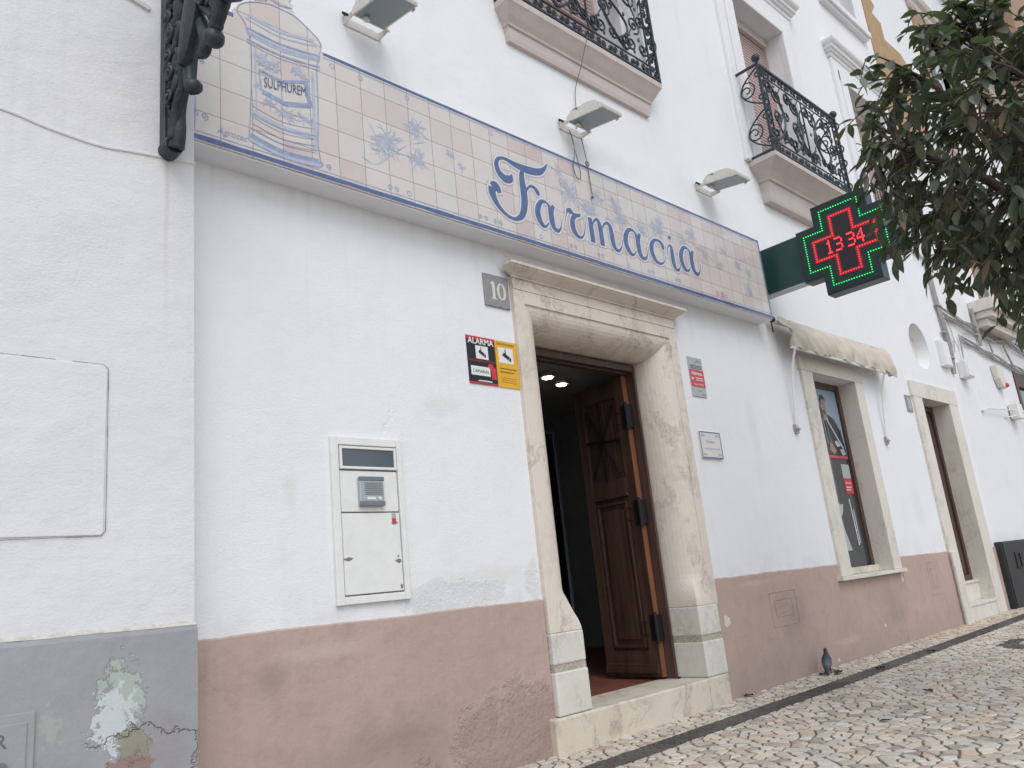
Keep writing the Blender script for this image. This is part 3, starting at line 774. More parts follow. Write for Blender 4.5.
# white shop display figures low in the window
m = MB(); m.prism([(8.70,.30),(8.78,.50),(8.80,.60),(8.86,.56),(8.95,.56),(8.90,.46),(8.84,.42),(8.86,.30),(8.96,.05),(8.72,.05)], 3.969, 3.973)
o = m.build('bottle_sticker', M['grey_print']); tag(o, 'pale bottle shaped cut-out low on the shop window glass', 'sticker')
m = MB(); m.tube([(9.13, 3.971, .62), (9.16, 3.971, .1)], .006, 6); m.tube([(9.19, 3.971, .5), (9.2, 3.971, .12)], .004, 6); o = m.build('hanging_cord', M['white_metal']); tag(o, 'thin pale cord hanging down the shop window glass', 'cord')

# --- door number 8
m = MB(); m.box(11.22, 11.535, 3.736, 4.02, -1.05, 1.978); m.box(12.595, 12.95, 3.736, 4.02, -1.05, 1.978); m.box(11.20, 12.97, 3.733, 4.02, 1.979, 2.20)
m.build('door_surround', M['marble_pale'], B, bevel=.004)
m = MB(); m.box(11.19, 11.40, 3.70, 3.735, -1.05, -.085); m.build('base_block', M['marble_white'], B, bevel=.01)
m = MB(); m.box(11.536, 12.594, 3.745, 3.90, -1.05, -.80); m.box(11.536, 12.594, 3.735, 3.90, -.80, -.765); m.build('doorstep', M['marble_white'], B, bevel=.006)
m = MB(); m.box(11.536, 12.594, 3.92, 4.05, -1.05, -.53); m.box(11.536, 12.594, 3.90, 4.05, -.53, -.50); m.build('doorstep', M['marble_pale'], B, bevel=.004)
m = MB(); frame_rect(m, 11.536, 12.594, -.5, 1.978, .08, 3.972, 4.05); dd = m.build('side_door', M['wood_frame'], B, bevel=.004)
m = MB(); m.box(11.62, 12.51, 4.0, 4.03, -.41, 1.89)
for z0 in (-.35, .25, .85, 1.4): m.box(11.70, 12.02, 3.988, 4.0, z0, z0+.42); m.box(12.10, 12.43, 3.988, 4.0, z0, z0+.42)
m.build('door_panel', M['wood'], dd, bevel=.004)

# --- upstairs windows
def upper_window(x, cover, zb, par=B):
    zt = 6.82
    m = MB()
    for o_, p in ((.36, .05), (.20, .07)):
        m.box(x-o_, x-(.20 if o_ > .2 else -.003), W-p, W+.02, zb-.002, zt+o_-.003*(o_ > .2)); m.box(x+1.3+(.20 if o_ > .2 else -.003), x+1.3+o_, W-p, W+.02, zb-.002, zt+o_-.003*(o_ > .2))
    m.box(x-.2, x+1.5, W-.0695, W+.02, zt-.003, zt+.199); m.box(x-.2, x+1.5, W-.05, W+.02, zt+.2, zt+.357)
    m.build('window_surround', M['white_wall2'], par, bevel=.012)
    cornice([(.05, zt+.36), (.06, zt+.37), (.065, zt+.42), (.09, zt+.425), (.10, zt+.46), (.125, zt+.465), (.13, zt+.51), (.16, zt+.53), (.175, zt+.555), (.18, zt+.59), (.02, zt+.64)], x-.33, x+1.63, W, 'window_cornice', M['white_wall2'], par)
    m = MB(); m.box(x-.003, x+.06, 3.95, 4.02, zb, zt); m.box(x+1.24, x+1.303, 3.95, 4.02, zb, zt); m.box(x+.06, x+1.24, 3.93, 4.02, zt-.13, zt-.001)
    w = m.build('window', M['pinkstone'], par)
    m = MB()
    if cover == 'blind': m.box(x+.061, x+1.239, 3.985, 4.0, zb, zt-.131)
    else: m.box(x+.45, x+1.239, 3.985, 4.0, zb, zt-.131)
    m.build('blind', M['shutter'], w)
    m = MB(); m.box(x+.061, x+1.239, 4.02, 4.03, zb, zt-.131); m.build('pane', M['glass_dark'], w)
upper_window(WX[0], 'blind', 4.57); upper_window(WX[1], 'blind', 4.40); upper_window(WX[2], 'half', 4.40)
for x in WX:
    m = MB(); x0, x1 = x+.08, x+1.22
    m.box(x0-.17, x0+.002, W-.05, W+.02, 8.42, 9.9); m.box(x1-.002, x1+.17, W-.05, W+.02, 8.42, 9.9); m.box(x0+.002, x1-.002, W-.05, W+.02, 9.899, 10.05)
    m.box(x0-.30, x1+.30, W-.12, W+.02, 8.31, 8.419); m.box(x0-.26, x1+.26, W-.08, W+.02, 8.26, 8.309)
    m.build('window_surround', M['white_wall2'], B, bevel=.01)
    m = MB(); frame_rect(m, x0, x1, 8.42, 9.9, .06, 3.93, 3.98); w = m.build('window', M['white_metal'], B)
    m = MB(); m.box(x0+.06, x1-.06, 3.95, 3.955, 8.48, 9.84); m.build('pane', M['glass_dark'], w)

# --- balconies
def spiral(cx, cy, r0, r1, a0, a1, n=22):
    return [(cx + (r0+(r1-r0)*i/n)*math.cos(a0+(a1-a0)*i/n), cy + (r0+(r1-r0)*i/n)*math.sin(a0+(a1-a0)*i/n)) for i in range(n+1)]
def cscroll(x0, y0, x1, y1, bulge, r):
    """C scroll between two points with curled ends, bulging to one side"""
    a = Vector((x0, y0)); b = Vector((x1, y1)); d = (b-a); L = d.length; t = d/L; nn = Vector((-t.y, t.x)) * (1 if bulge > 0 else -1); bg = abs(bulge)
    def P(u, v): q = a + t*u + nn*v; return (q.x, q.y)
    pts = []
    # curl at a
    for i in range(14, -1, -1):
        k = i/14; rr = r*(1-.8*k); an = math.pi*.5 + k*2*math.pi*1.05
        pts.append(P(r + rr*math.cos(an+math.pi*.45), -0 + rr*math.sin(an+math.pi*.45)*1.0 - r*.2))
    for i in range(1, 8): k = i/8; pts.append(P(r*.3 + (L-.6*r)*k, bg*math.sin(math.pi*k) + r*.6))
    for i in range(0, 15):
        k = i/14; rr = r*(1-.8*k); an = math.pi*.5 - k*2*math.pi*1.05
        pts.append(P(L - r + rr*math.cos(an-math.pi*.45), rr*math.sin(an-math.pi*.45) - r*.2))
    return cr(pts, 2)
def ironwork(m, u0, u1, z0, z1, T, mirror=True, small=False):
    """scroll work filling a panel; T maps (u,z) to world"""
    def put(pts, r=.006, n=5): m.tube([T(a, b) for a, b in pts], r*1.45, n, cap=False)
    bw = .12 if not small else .0
    if small:
        h = (z1-z0)/2; w = (u1-u0)
        for k in (0, 1):
            cz = z0+h*(k+.5)
            put(cscroll(u0+.03, cz-h*.42, u0+.03, cz+h*.42, -w*.55, w*.22), .007)
            put(spiral(u0+w*.55, cz, w*.35, w*.06, R(90), R(90+560)), .006)
        return
    # inner frame
    a0, a1, b0, b1 = u0+bw, u1-bw, z0+bw, z1-bw
    put([(a0, z0), (a0, z1)], .008, 4); put([(a1, z0), (a1, z1)], .008, 4); put([(u0, b0), (u1, b0)], .006, 4); put([(u0, b1), (u1, b1)], .006, 4)
    # border S scrolls
    n = 7
    for side in (u0, a1):
        for k in range(n):
            zc = z0 + (z1-z0)*(k+.5)/n; s_ = 1 if k % 2 else -1
            put(spiral(side+bw*.5+s_*.012, zc+.028, .034, .006, R(-90), R(-90+s_*520), 16)); put(spiral(side+bw*.5-s_*.012, zc-.028, .034, .006, R(90), R(90+s_*520), 16))
    n = int((a1-a0)/.15)
    for bz in (z0, b1):
        for k in range(n):
            uc = a0 + (a1-a0)*(k+.5)/n; s_ = 1 if k % 2 else -1
            put(spiral(uc+.03, bz+bw*.5+s_*.01, .036, .006, R(180), R(180+s_*520), 16)); put(spiral(uc-.03, bz+bw*.5-s_*.01, .036, .006, 0, s_*R(520), 16))
    # big mirrored scrolls
    mu = (a0+a1)/2; hw = (a1-a0)/2; H = b1-b0
    nb = 2
    for s_ in (-1, 1):
        for q in range(nb):
            c = mu + s_*hw*(q+.5)/nb; w = hw/nb
            put(cscroll(c-w*.33, b0+.05*H, c-w*.33, b0+.95*H, s_*w*.50, w*.19), .0095)
            put(cscroll(c+w*.36, b0+.10*H, c+w*.36, b0+.60*H, -s_*w*.42, w*.14), .0075)
            put(spiral(c, b0+.80*H, w*.28, .01, R(90), R(90-s_*620), 26), .007)
            put(spiral(c+s_*w*.1, b0+.45*H, w*.22, .01, R(-90), R(-90+s_*620), 24), .007)
            put(spiral(c-s_*w*.08, b0+.17*H, w*.20, .01, R(90), R(90+s_*620), 24), .007)
            put(cr([(c-w*.4, b0), (c-w*.1, b0+.3*H), (c+w*.2, b0+.55*H), (c+w*.05, b0+.78*H), (c+w*.35, b1)], 5), .0055)
            for (du, dz) in ((.25, .7), (-.2, .52), (.22, .28), (-.28, .86), (0, .08)):
                x_, y_, z_ = T(c+du*w, b0+dz*H); m.ball((x_, y_, z_), .018, .010, .026, n=6, m=4)
    put([(mu, b0), (mu, b1)], .007, 4)
def balcony(x0, x1, YF, zb, zt, cs):
    m = MB(); rows = []; pm = max(p for p, z in cs)
    for p, z in cs:
        k = (p - pm)*.75; rows.append([(x0-k, W+.0, z), (x0-k, W-p, z), (x1+k, W-p, z), (x1+k, W+.0, z)])
    m.grid(rows); m.face(rows[0]); m.face(rows[-1]); x0 += .015; x1 -= .015
    slab = m.build('balcony', M['pinkstone'], B)
    m = MB()
    def rail(a, b, z, s=.018, h=.012): m.tube([(a[0], a[1], z), (b[0], b[1], z)], s, 4)
    c1, c2, c0, c3 = (x0, YF), (x1, YF), (x0, W-.005), (x1, W-.005)
    for z, s in ((zb, .020), (zt, .024)):
        m.box(x0-.012, x1+.012, YF-.014, YF+.014, z-s*.6, z+s*.6)
        for x in (x0, x1): m.box(x-.011, x+.011, YF+.0145, W-.002, z-s*.55, z+s*.55)
    for c in (c1, c2): m.box(c[0]-.0135, c[0]+.0135, c[1]-.0155, c[1]+.012, zb-.03, zt+.03)
    for c in (c0, c3): m.box(c[0]-.009, c[0]+.009, c[1]-.012, c[1]+.004, zb-.02, zt)
    ironwork(m, x0, x1, zb, zt, lambda u, z: (u, YF, z))
    ironwork(m, YF, W, zb, zt, lambda u, z: (x0, u, z), small=True); ironwork(m, YF, W, zb, zt, lambda u, z: (x1, u, z), small=True)
    rl = m.build('railing', M['iron'], slab)
    for c in (c1, c2):
        m = MB(); m.ball((c[0], c[1], zt+.075), .05, n=14, m=9); m.tube([(c[0], c[1], zt+.0), (c[0], c[1], zt+.035)], .02, 8); m.build('finial', M['iron'], slab, smooth=True)
balcony(3.975, 6.03, 3.62, 4.605, 5.69, [(.02,4.25),(.035,4.252),(.045,4.29),(.05,4.375),(.065,4.38),(.07,4.40),(.10,4.44),(.14,4.50),(.155,4.52),(.16,4.525),(.165,4.575),(0,4.58)])
balcony(7.84, 9.83, 3.45, 4.42, 5.50, [(.07,3.93),(.09,3.935),(.10,3.97),(.115,4.17),(.14,4.175),(.15,4.20),(.20,4.25),(.27,4.30),(.32,4.33),(.335,4.335),(.34,4.385),(0,4.40)])
m = MB(); 
# (the window over door 8 has only a low iron guard in its opening)
m.box(11.42, 12.68, 3.84, 3.86, 5.38, 5.41); m.box(11.42, 12.68, 3.84, 3.86, 4.48, 4.50)
for k in range(11): m.tube([(11.48+.115*k, 3.85, 4.49), (11.48+.115*k, 3.85, 5.39)], .008, 5)
m.build('window_guard', M['iron'], B)

# ------------------------------------------------------------------ tiled sign
SG = empty('tiled_sign', (4.4, 3.68, 2.385), 'long painted tile sign reading Farmacia with a blue apothecary jar', 'sign')
Z0, Z1 = 2.385, 3.25
m = MB()
jar = [(1.70,Z1),(1.705,3.285),(1.73,3.33),(1.80,3.385),(1.90,3.425),(1.915,3.455),(1.905,3.48),(1.925,3.50),(1.905,3.545),(1.93,3.60),(1.99,3.63),(2.05,3.60),(2.075,3.545),(2.055,3.50),(2.075,3.48),(2.065,3.455),(2.085,3.425),(2.165,3.375),(2.235,3.335),(2.262,3.295),(2.25,Z1)]
poly = [(1.472, Z0), (7.372, Z0), (7.372, Z1), (2.25, Z1)] + list(reversed(jar))[1:] + [(1.472, Z1)]
m.prism(poly, 3.60, W+.01); tilep = m.build('tile_panel', M['tiles'], SG)
# plastered box edges of the sign (underside and back)
m = MB(); m.box(1.475, 7.366, 3.612, W+.005, Z0-.012, Z0-.001); m.build('soffit', M['white_wall'], SG)
# painted borders
YB = 3.5992
m = MB(); xx = [1.473 + i*(7.368-1.473)/120 for i in range(121)]
m.ribbon([(x, Z0+.020+.002*noise.noise(Vector((x*9, 0, 0)))) for x in xx], [.029+.007*noise.noise(Vector((x*6, 5, 0))) for x in xx], YB)
xt = [2.262 + i*(7.368-2.262)/100 for i in range(101)]
m.ribbon([(x, Z1-.014) for x in xt], [.020+.005*noise.noise(Vector((x*6, 8, 0))) for x in xt], YB)
m.ribbon([(1.473 + .0226*i, Z1-.014) for i in range(11)], .026, YB)
m.ribbon([(7.358, Z0+.03), (7.358, Z1-.02)], .018, YB-.0005)
m.build('blue_border', M['blue'], SG)
m = MB()
m.ribbon([(1.475, Z0+.052), (7.35, Z0+.052)], .006, YB); m.ribbon([(2.262, Z1-.038), (7.35, Z1-.038)], .006, YB); m.ribbon([(7.338, Z0+.05), (7.338, Z1-.04)], .005, YB)
# small curls and rings along the borders
def ring(m, cx, cz, r, y, w=.005): m.ribbon([(cx+r*math.cos(2*math.pi*k/14), cz+r*math.sin(2*math.pi*k/14)) for k in range(15)], w, y)
for x in (1.87, 2.84, 4.03, 5.05): ring(m, x, Z0+.085, .016, YB)
for x in (2.32, 2.52, 2.88, 3.62, 6.7): ring(m, x, Z1-.075, .016, YB)
def curls(m, cx, cz, s, y, w=.006):
    m.ribbon(spiral(cx-s, cz, s*.9, s*.15, R(-90), R(-90-500)), w, y); m.ribbon(spiral(cx+s, cz, s*.9, s*.15, R(-90), R(-90+500)), w, y)
for x in (2.24, 2.72, 3.46, 3.60, 4.38, 4.70, 5.35, 5.75, 6.5): curls(m, x, Z0+.09, .022, YB)
curls(m, 1.51, Z0+.15, .024, YB); m.ribbon(cr([(1.482, Z0+.06), (1.486, Z0+.3), (1.478, Z0+.6)], 6), .006, YB); curls(m, 1.50, Z0+.48, .018, YB)
m.build('border_curls', M['blue_mid'], SG)
# sketched flowers, two tones
m1 = MB(); m2 = MB(); rf = random.Random(11)
def spray(cx, cz, s, n, m=None):
    for k in range(int(n*1.6)):
        mm = m or (m1 if rf.random() < .55 else m2)
        a = rf.uniform(0, 2*math.pi); L = s*rf.uniform(.35, 1.0); b = a + rf.uniform(-.6, .6)
        x0 = cx + rf.uniform(-.2, .2)*s; z0 = cz + rf.uniform(-.2, .2)*s
        pts = cr([(x0, z0), (x0+.5*L*math.cos(a), z0+.5*L*math.sin(a)), (x0+L*math.cos(b), z0+L*math.sin(b))], 4); k_ = len(pts)
        w = rf.uniform(.003, .0075)*(.7+s*2); mm.ribbon(pts, [w*math.sin(math.pi*(i+.6)/(k_+.4))+.001 for i in range(k_)], YB - rf.uniform(0, .0003))
def vine(pts, w=.009): 
    p = cr(pts, 8); m1.ribbon(p, [w*(.6+.5*math.sin(i*.7)) for i in range(len(p))], YB)
for cx, cz, s, n in ((2.70,2.80,.14,34),(2.64,2.72,.10,14),(2.93,2.97,.11,26),(2.94,2.74,.10,26),(3.22,2.86,.07,12),(3.30,2.80,.05,8)): spray(cx, cz, s, n)
vine([(2.50,2.62),(2.60,2.60),(2.72,2.70),(2.86,2.82),(3.02,2.90)]); vine([(2.72,2.72),(2.88,2.74),(2.96,2.68)])
for cx, cz, s, n in ((4.42,2.94,.16,34),(4.62,2.84,.13,34),(4.75,3.00,.10,16),(4.98,2.99,.10,26),(5.02,2.86,.12,26),(4.88,2.80,.08,14),(5.30,2.86,.11,26),(5.55,2.93,.13,34),(5.60,2.99,.08,12),(5.92,2.88,.12,26),(6.08,2.98,.12,22),(6.25,2.86,.10,16),(6.50,2.79,.08,18),(6.85,2.85,.09,16),(6.98,2.62,.12,18),(7.05,2.80,.08,10),(6.62,2.95,.08,10),(4.30,3.10,.09,12)): spray(cx, cz, s, n)
vine([(4.30,2.98),(4.50,2.90),(4.66,2.83),(4.75,2.95),(4.92,3.02),(5.06,2.96),(5.14,2.86),(5.30,2.80),(5.48,2.83),(5.60,2.95),(5.82,2.96),(6.0,2.92),(6.25,2.86),(6.42,2.80),(6.55,2.74)])
m1.build('flower_drawing', M['blue_sketch'], SG); m2.build('flower_wash', M['blue_pale'], SG)
m = MB(); curls(m, 6.42, 2.47, .04, YB, .010); spray(6.45, 2.47, .05, 8, m); m.build('pink_mark', glaze('pink_glaze', (.50, .26, .36)), SG)
# the lettering: brush strokes (x,z,width)
LET = []
def st_(*p): LET.append(p)
# F
st_((3.785,2.900,.010),(3.768,2.860,.052),(3.715,2.842,.060),(3.660,2.875,.050),(3.640,2.935,.040),(3.668,2.990,.026),(3.735,3.008,.026),(3.84,2.992,.045),(3.96,2.990,.060),(4.08,3.012,.052),(4.15,3.062,.028),(4.192,3.118,.006))
st_((3.955,2.992,.006),(3.905,2.965,.032),(3.888,2.90,.052),(3.892,2.80,.062),(3.888,2.70,.060),(3.852,2.600,.050),(3.785,2.545,.030),(3.70,2.548,.026),(3.615,2.605,.040),(3.572,2.685,.060),(3.575,2.735,.066))
st_((3.575,2.735,.066),(3.605,2.752,.070),(3.632,2.735,.052),(3.640,2.708,.036))
st_((3.90,2.745,.008),(3.932,2.825,.016),(3.978,2.862,.022),(4.022,2.852,.034),(4.042,2.824,.040),(4.036,2.806,.024))
# lower-case letters, each around its own origin: (dx,dz,w)
def letter(ox, oz, s, strokes):
    for q in strokes: LET.append(tuple((ox+a*s, oz+b*s, w*s) for a, b, w in q))
A_ = [((.17,.205,.006),(.13,.232,.022),(.07,.222,.034),(.018,.150,.052),(.012,.075,.056),(.050,.012,.044),(.095,.005,.020),(.140,.050,.010)),
      ((.13,.235,.010),(.165,.205,.030),(.178,.130,.056),(.182,.060,.056),(.205,.012,.044),(.250,.005,.030),(.290,.045,.012),(.320,.13,.006)),
      ((.225,.225,.028),(.200,.190,.040),(.182,.140,.044))]
letter(4.010, 2.562, 1.0, [tuple((a*.86, b*.90, w*.95) for a, b, w in q) for q in A_])
letter(4.345, 2.565, 1.0, [((-.045,.05,.006),(-.02,.13,.006),(.005,.185,.012),(.02,.205,.040),(.05,.205,.050),(.068,.190,.020)),
                       ((.045,.205,.028),(.090,.190,.026),(.140,.196,.030),(.165,.215,.006)),
                       ((.130,.190,.012),(.075,.160,.040),(.055,.105,.052),(.065,.045,.052),(.105,.010,.036),(.150,.015,.018),(.190,.07,.010),(.215,.17,.006))])
letter(4.565, 2.565, 1.0, [((.055,.215,.044),(.058,.10,.052),(.060,.0,.050)),
                       ((.065,.06,.006),(.080,.16,.012),(.125,.215,.022),(.160,.205,.040),(.172,.14,.052),(.175,.0,.052)),
                       ((.180,.06,.006),(.200,.16,.012),(.255,.218,.024),(.300,.205,.042),(.312,.14,.054),(.315,.06,.052),(.340,.010,.038),(.385,.008,.024),(.43,.06,.010),(.45,.12,.006))])
letter(5.045, 2.575, 1.0, A_)
letter(5.390, 2.580, 1.0, [((.185,.150,.030),(.195,.185,.042),(.155,.218,.028),(.090,.215,.026),(.035,.165,.048),(.018,.095,.056),(.050,.025,.046),(.110,.000,.026),(.175,.025,.012),(.215,.09,.006))])
letter(5.640, 2.575, 1.0, [((-.01,.10,.004),(.020,.19,.010),(.060,.222,.020),(.078,.200,.040),(.075,.12,.054),(.078,.05,.052),(.100,.006,.036),(.14,.005,.022),(.185,.06,.008),(.20,.10,.004)), ((.062,.318,.008),(.075,.300,.046),(.090,.284,.008))])
letter(5.840, 2.600, 1.0, A_)
def strokes(mb, grow, y):
    for q in LET:
        p = cr([(a, b, w) for a, b, w in q], 7)
        if grow:
            a, b = Vector(p[0][:2]), Vector(p[1][:2]); d = (a-b).normalized()*grow*.5; p = [(a.x+d.x, a.y+d.y, p[0][2])] + p
            a, b = Vector(p[-1][:2]), Vector(p[-2][:2]); d = (a-b).normalized()*grow*.5; p = p + [(a.x+d.x, a.y+d.y, p[-1][2])]
        mb.ribbon([(a, b) for a, b, w in p], [max(.006, w*1.07) + grow for a, b, w in p], y)
for grow, y, mat, nm in ((.033, 3.5984, 'blue_sketch', 'letter_outline'), (.026, 3.5978, 'cream_glaze', 'letter_gap'), (0, 3.5972, 'blue', 'lettering')):
    m = MB(); strokes(m, grow, y); m.build(nm, M[mat], SG)
# apothecary jar drawing
m = MB(); m2 = MB()
JY = 3.5985
def J(pts, w, mm=None, n=6): (mm or m).ribbon(cr(pts, n), w if (mm or m) is not m else (w*.55 if w < .03 else w*.6), JY if (mm or m) is m else JY+.0003)
for dz, w in ((3.195, .022), (3.165, .008), (3.118, .020), (3.095, .007)): J([(1.775, dz), (1.98, dz-.018), (2.235, dz+.012)], w)
for dz, w in ((2.700, .007), (2.655, .012), (2.63, .006), (2.59, .010), (2.560, .006)): J([(1.80, dz), (1.98, dz-.035), (2.19, dz-.005)], w)
J([(1.785, 2.515), (1.98, 2.475), (2.20, 2.49)], .045); J([(1.785, 2.555), (1.98, 2.52), (2.19, 2.54)], .006); J([(1.79, 2.475), (1.98, 2.44), (2.20, 2.45)], .008)
J([(1.775, 3.20), (1.80, 3.10), (1.80, 2.90), (1.79, 2.70), (1.785, 2.60), (1.775, 2.48)], .010); J([(2.24, 3.21), (2.215, 3.12), (2.212, 2.9), (2.205, 2.7), (2.20, 2.6), (2.215, 2.47)], .014)
J([(1.825, 3.08), (1.825, 2.65)], .008, m2); J([(1.78, 3.17), (1.98, 3.145), (2.235, 3.185)], .035, m2); J([(1.79, 2.66), (1.98, 2.63), (2.2, 2.645)], .03, m2); J([(1.785, 2.50), (1.98, 2.46), (2.20, 2.475)], .05, m2); J([(2.185, 3.08), (2.18, 2.55)], .020, m2)
J([(1.722, 3.27), (1.735, 3.32), (1.80, 3.373), (1.905, 3.415), (1.99, 3.42), (2.09, 3.41), (2.22, 3.335), (2.25, 3.28), (2.235, 3.22)], .010)
J([(1.722, 3.27), (1.765, 3.22), (1.775, 3.18)], .012); J([(1.77, 3.255), (1.98, 3.225), (2.22, 3.27)], .010, m2); J([(1.79, 3.28), (1.98, 3.26), (2.2, 3.30)], .02, m2)
J([(1.915, 3.46), (1.99, 3.445), (2.065, 3.46)], .014); J([(1.93, 3.50), (1.92, 3.545), (1.945, 3.595), (1.99, 3.615), (2.04, 3.59), (2.06, 3.545), (2.05, 3.50)], .016)
J([(1.95, 3.52), (1.99, 3.505), (2.03, 3.52)], .022, m2)
m2.box  # label banner
m.ribbon([(1.845, 2.945), (1.99, 2.93), (2.14, 2.990)], .018, JY); m.ribbon([(1.86, 2.815), (2.0, 2.790), (2.155, 2.835)], .030, JY)
m.ribbon([(2.135, 2.995), (2.16, 2.83)], .026, JY-.001); m.ribbon([(1.845, 2.95), (1.855, 2.82)], .008, JY)
o = m.build('jar_drawing', M['blue_mid'], SG)
rf = random.Random(3); m1 = m2
YBs = YB; YB = JY
for cx, cz, s, n in ((1.87, 3.01, .07, 26), (1.95, 3.01, .06, 16), (2.08, 3.04, .06, 14), (2.12, 3.03, .05, 8), (1.90, 2.76, .06, 16), (2.0, 2.73, .07, 22), (2.12, 2.74, .06, 16), (1.83, 2.83, .03, 6)): spray(cx, cz, s, n, None)
YB = YBs
m2.build('jar_wash', M['blue_pale'], SG)
m = MB(); text_faces(m, 'SULPHUREM', 1.872, 2.848, .062, JY-.002, .262, 0)
for i_ in range(len(m.v)):
    x_, y_, z_ = m.v[i_]; m.v[i_] = (x_, y_, z_ + (x_-1.87)*.16)
m.build('jar_lettering', M['blue'], SG)
m = MB(); text_faces(m, 'Agrotec', 1.60, 2.452, .05, JY, .17, 0, .3); m.build('maker_mark', M['blue_mid'], SG)

# ------------------------------------------------------------------ neighbour on the left
L = empty('white_house', (-3, 4.2, -1.0), 'weathered white house with a peeling grey plinth at the left end', 'building')
YL = 3.575
m = MB(); wall_mesh(m, -9, 1.468, -1.3, ZT, YL, 4.5, []); m.build('wall', M['left_wall'], L)
m = MB(); n = 500; P = [-9 + (1.472+9)*i/n for i in range(n+1)]
def lz(x): return -.006 + (1.48-x)*.012 + uneven(x*3, .004)
m.grid([[(x, YL+.01, -1.25) for x in P], [(x, YL-.026, -1.25) for x in P], [(x, YL-.024+uneven(x*2, .003), lz(x)-.02) for x in P], [(x, YL-.018, lz(x)) for x in P], [(x, YL+.01, lz(x)+.003) for x in P]])
m.face([(1.472, YL-.026, -1.25), (1.472, YL+.2, -1.25), (1.472, YL+.2, lz(1.48)), (1.472, YL-.018, lz(1.48)), (1.472, YL-.024, lz(1.48)-.02)])
m.build('plinth', M['grey'], L)
m = MB(); m.grid([[(x, YL-.019+.004*noise.noise(Vector((x*12, 1, 0))), lz(x)+.001) for x in P], [(x, YL-.012+.004*noise.noise(Vector((x*9, 4, 0))), lz(x)+.008+.004*noise.noise(Vector((x*15, 7, 0)))) for x in P], [(x, YL+.002, lz(x)+.02) for x in P]])
m.build('plinth_edge', M['old_paint'], L)
# ledge line / cable buried in limewash, low hump
m = MB(); pts = cr([(-2, YL, 2.30), (.2, YL, 2.245), (.63, YL, 2.222), (.82, YL, 2.193), (1.03, YL, 2.178), (1.2, YL, 2.198), (1.475, YL, 2.228)], 10)
m.tube(pts, .008, 6); m.build('limewashed_cable', M['left_wall'], L)
m = MB(); m.tube([(1.0, YL, 3.08), (1.14, YL-.0, 3.055), (1.24, YL, 3.03)], .018, 6); m.build('limewashed_cable', M['left_wall'], L)
# blocked panel with a dark shrinkage line
m = MB(); px0, px1, pz0, pz1 = .20, 1.092, .385, 1.122; rc = .02
path = [(px0, pz1+.0), (px1-rc, pz1), (px1, pz1-rc), (px1+.004, pz0+rc), (px1-rc, pz0), (px0, pz0-.012)]
m.box(px0, px1-.004, YL-.006, YL+.01, pz0+.004, pz1-.004); m.build('blocked_hatch', M['left_wall'], L, bevel=.003)
m = MB()
for a, b in zip(path[:-1], path[1:]):
    for i in range(14):
        t0, t1 = i/14, (i+1)/14; w = .0018 + .0045*abs(noise.noise(Vector((a[0]*9+t0*7, a[1]*9, 2))))
        if noise.noise(Vector((a[0]*3+t0*9, a[1]*7, 9))) < -.38: continue
        m.ribbon([(a[0]+(b[0]-a[0])*t0, a[1]+(b[1]-a[1])*t0), (a[0]+(b[0]-a[0])*t1, a[1]+(b[1]-a[1])*t1)], w, YL-.0072)
m.build('hatch_joint', M['rust'], L)
# meter cover in the grey plinth
e = empty('meter_cover', (.62, YL-.03, -.8), 'small grey metal utility cover with a round lock in the grey plinth', 'utility cover')
m = MB(); m.box(.40, .862, YL-.036, YL-.02, -.80, -.252); m.build('frame', M['grey'], e, bevel=.003)
m = MB(); m.box(.40, .835, YL-.043, YL-.0365, -.78, -.285); m.build('door', M['grey'], e, bevel=.003)
m = MB(); m.tube([(.755, YL-.043, -.43), (.755, YL-.058, -.43)], .022, 16); m.tube([(.755, YL-.058, -.43), (.755, YL-.060, -.43)], .009, 10); m.build('lock', M['grey_plastic'], e)
m = MB(); text_faces(m, 'R', .735, -.365, .05, YL-.0442); m.build('stamped_letter', M['dgrey_print'], e)

# ------------------------------------------------------------------ cast iron lamp bracket on the left house
e = empty('lamp_bracket', (1.32, YL, 2.18), 'ornate dark green cast iron lantern bracket on the white corner', 'lamp bracket')
BX = 1.342
m = MB(); m.box(BX-.045, BX+.035, YL-.055, YL, 2.23, 3.75); m.box(BX-.03, BX+.02, YL-.075, YL-.056, 2.28, 3.74)
m.tube([(BX-.005, YL+.0, 2.245), (BX-.005, YL-.09, 2.245)], .048, 14)
m.ball((BX-.005, YL-.105, 2.275), .024); m.build('wall_plate', M['iron'], e, bevel=.006)
m = MB()
def bt(pts, r, x=0, n=8):
    p = cr([(a, b, c) for (a, b), c in zip(pts, r)], 6); m.tube([(BX+x, a, b) for a, b, c in p], [c for a, b, c in p], n)
# main S stem
bt([(3.475, 2.22), (3.445, 2.30), (3.44, 2.40), (3.40, 2.50), (3.33, 2.62), (3.27, 2.76), (3.23, 2.90), (3.16, 3.05), (3.02, 3.2), (2.85, 3.3), (2.65, 3.36)], [.040, .036, .033, .034, .042, .048, .05, .05, .045, .04, .03])
bt([(3.46, 2.25), (3.42, 2.36), (3.37, 2.43), (3.345, 2.46)], [.02, .022, .022, .02], -.03)
# scroll under the shield with knob end
bt([(3.27, 2.74), (3.305, 2.62), (3.315, 2.52), (3.30, 2.455), (3.26, 2.435)], [.03, .036, .034, .032, .036])
m.ball((BX, 3.27, 2.445), .045, .038, .034)
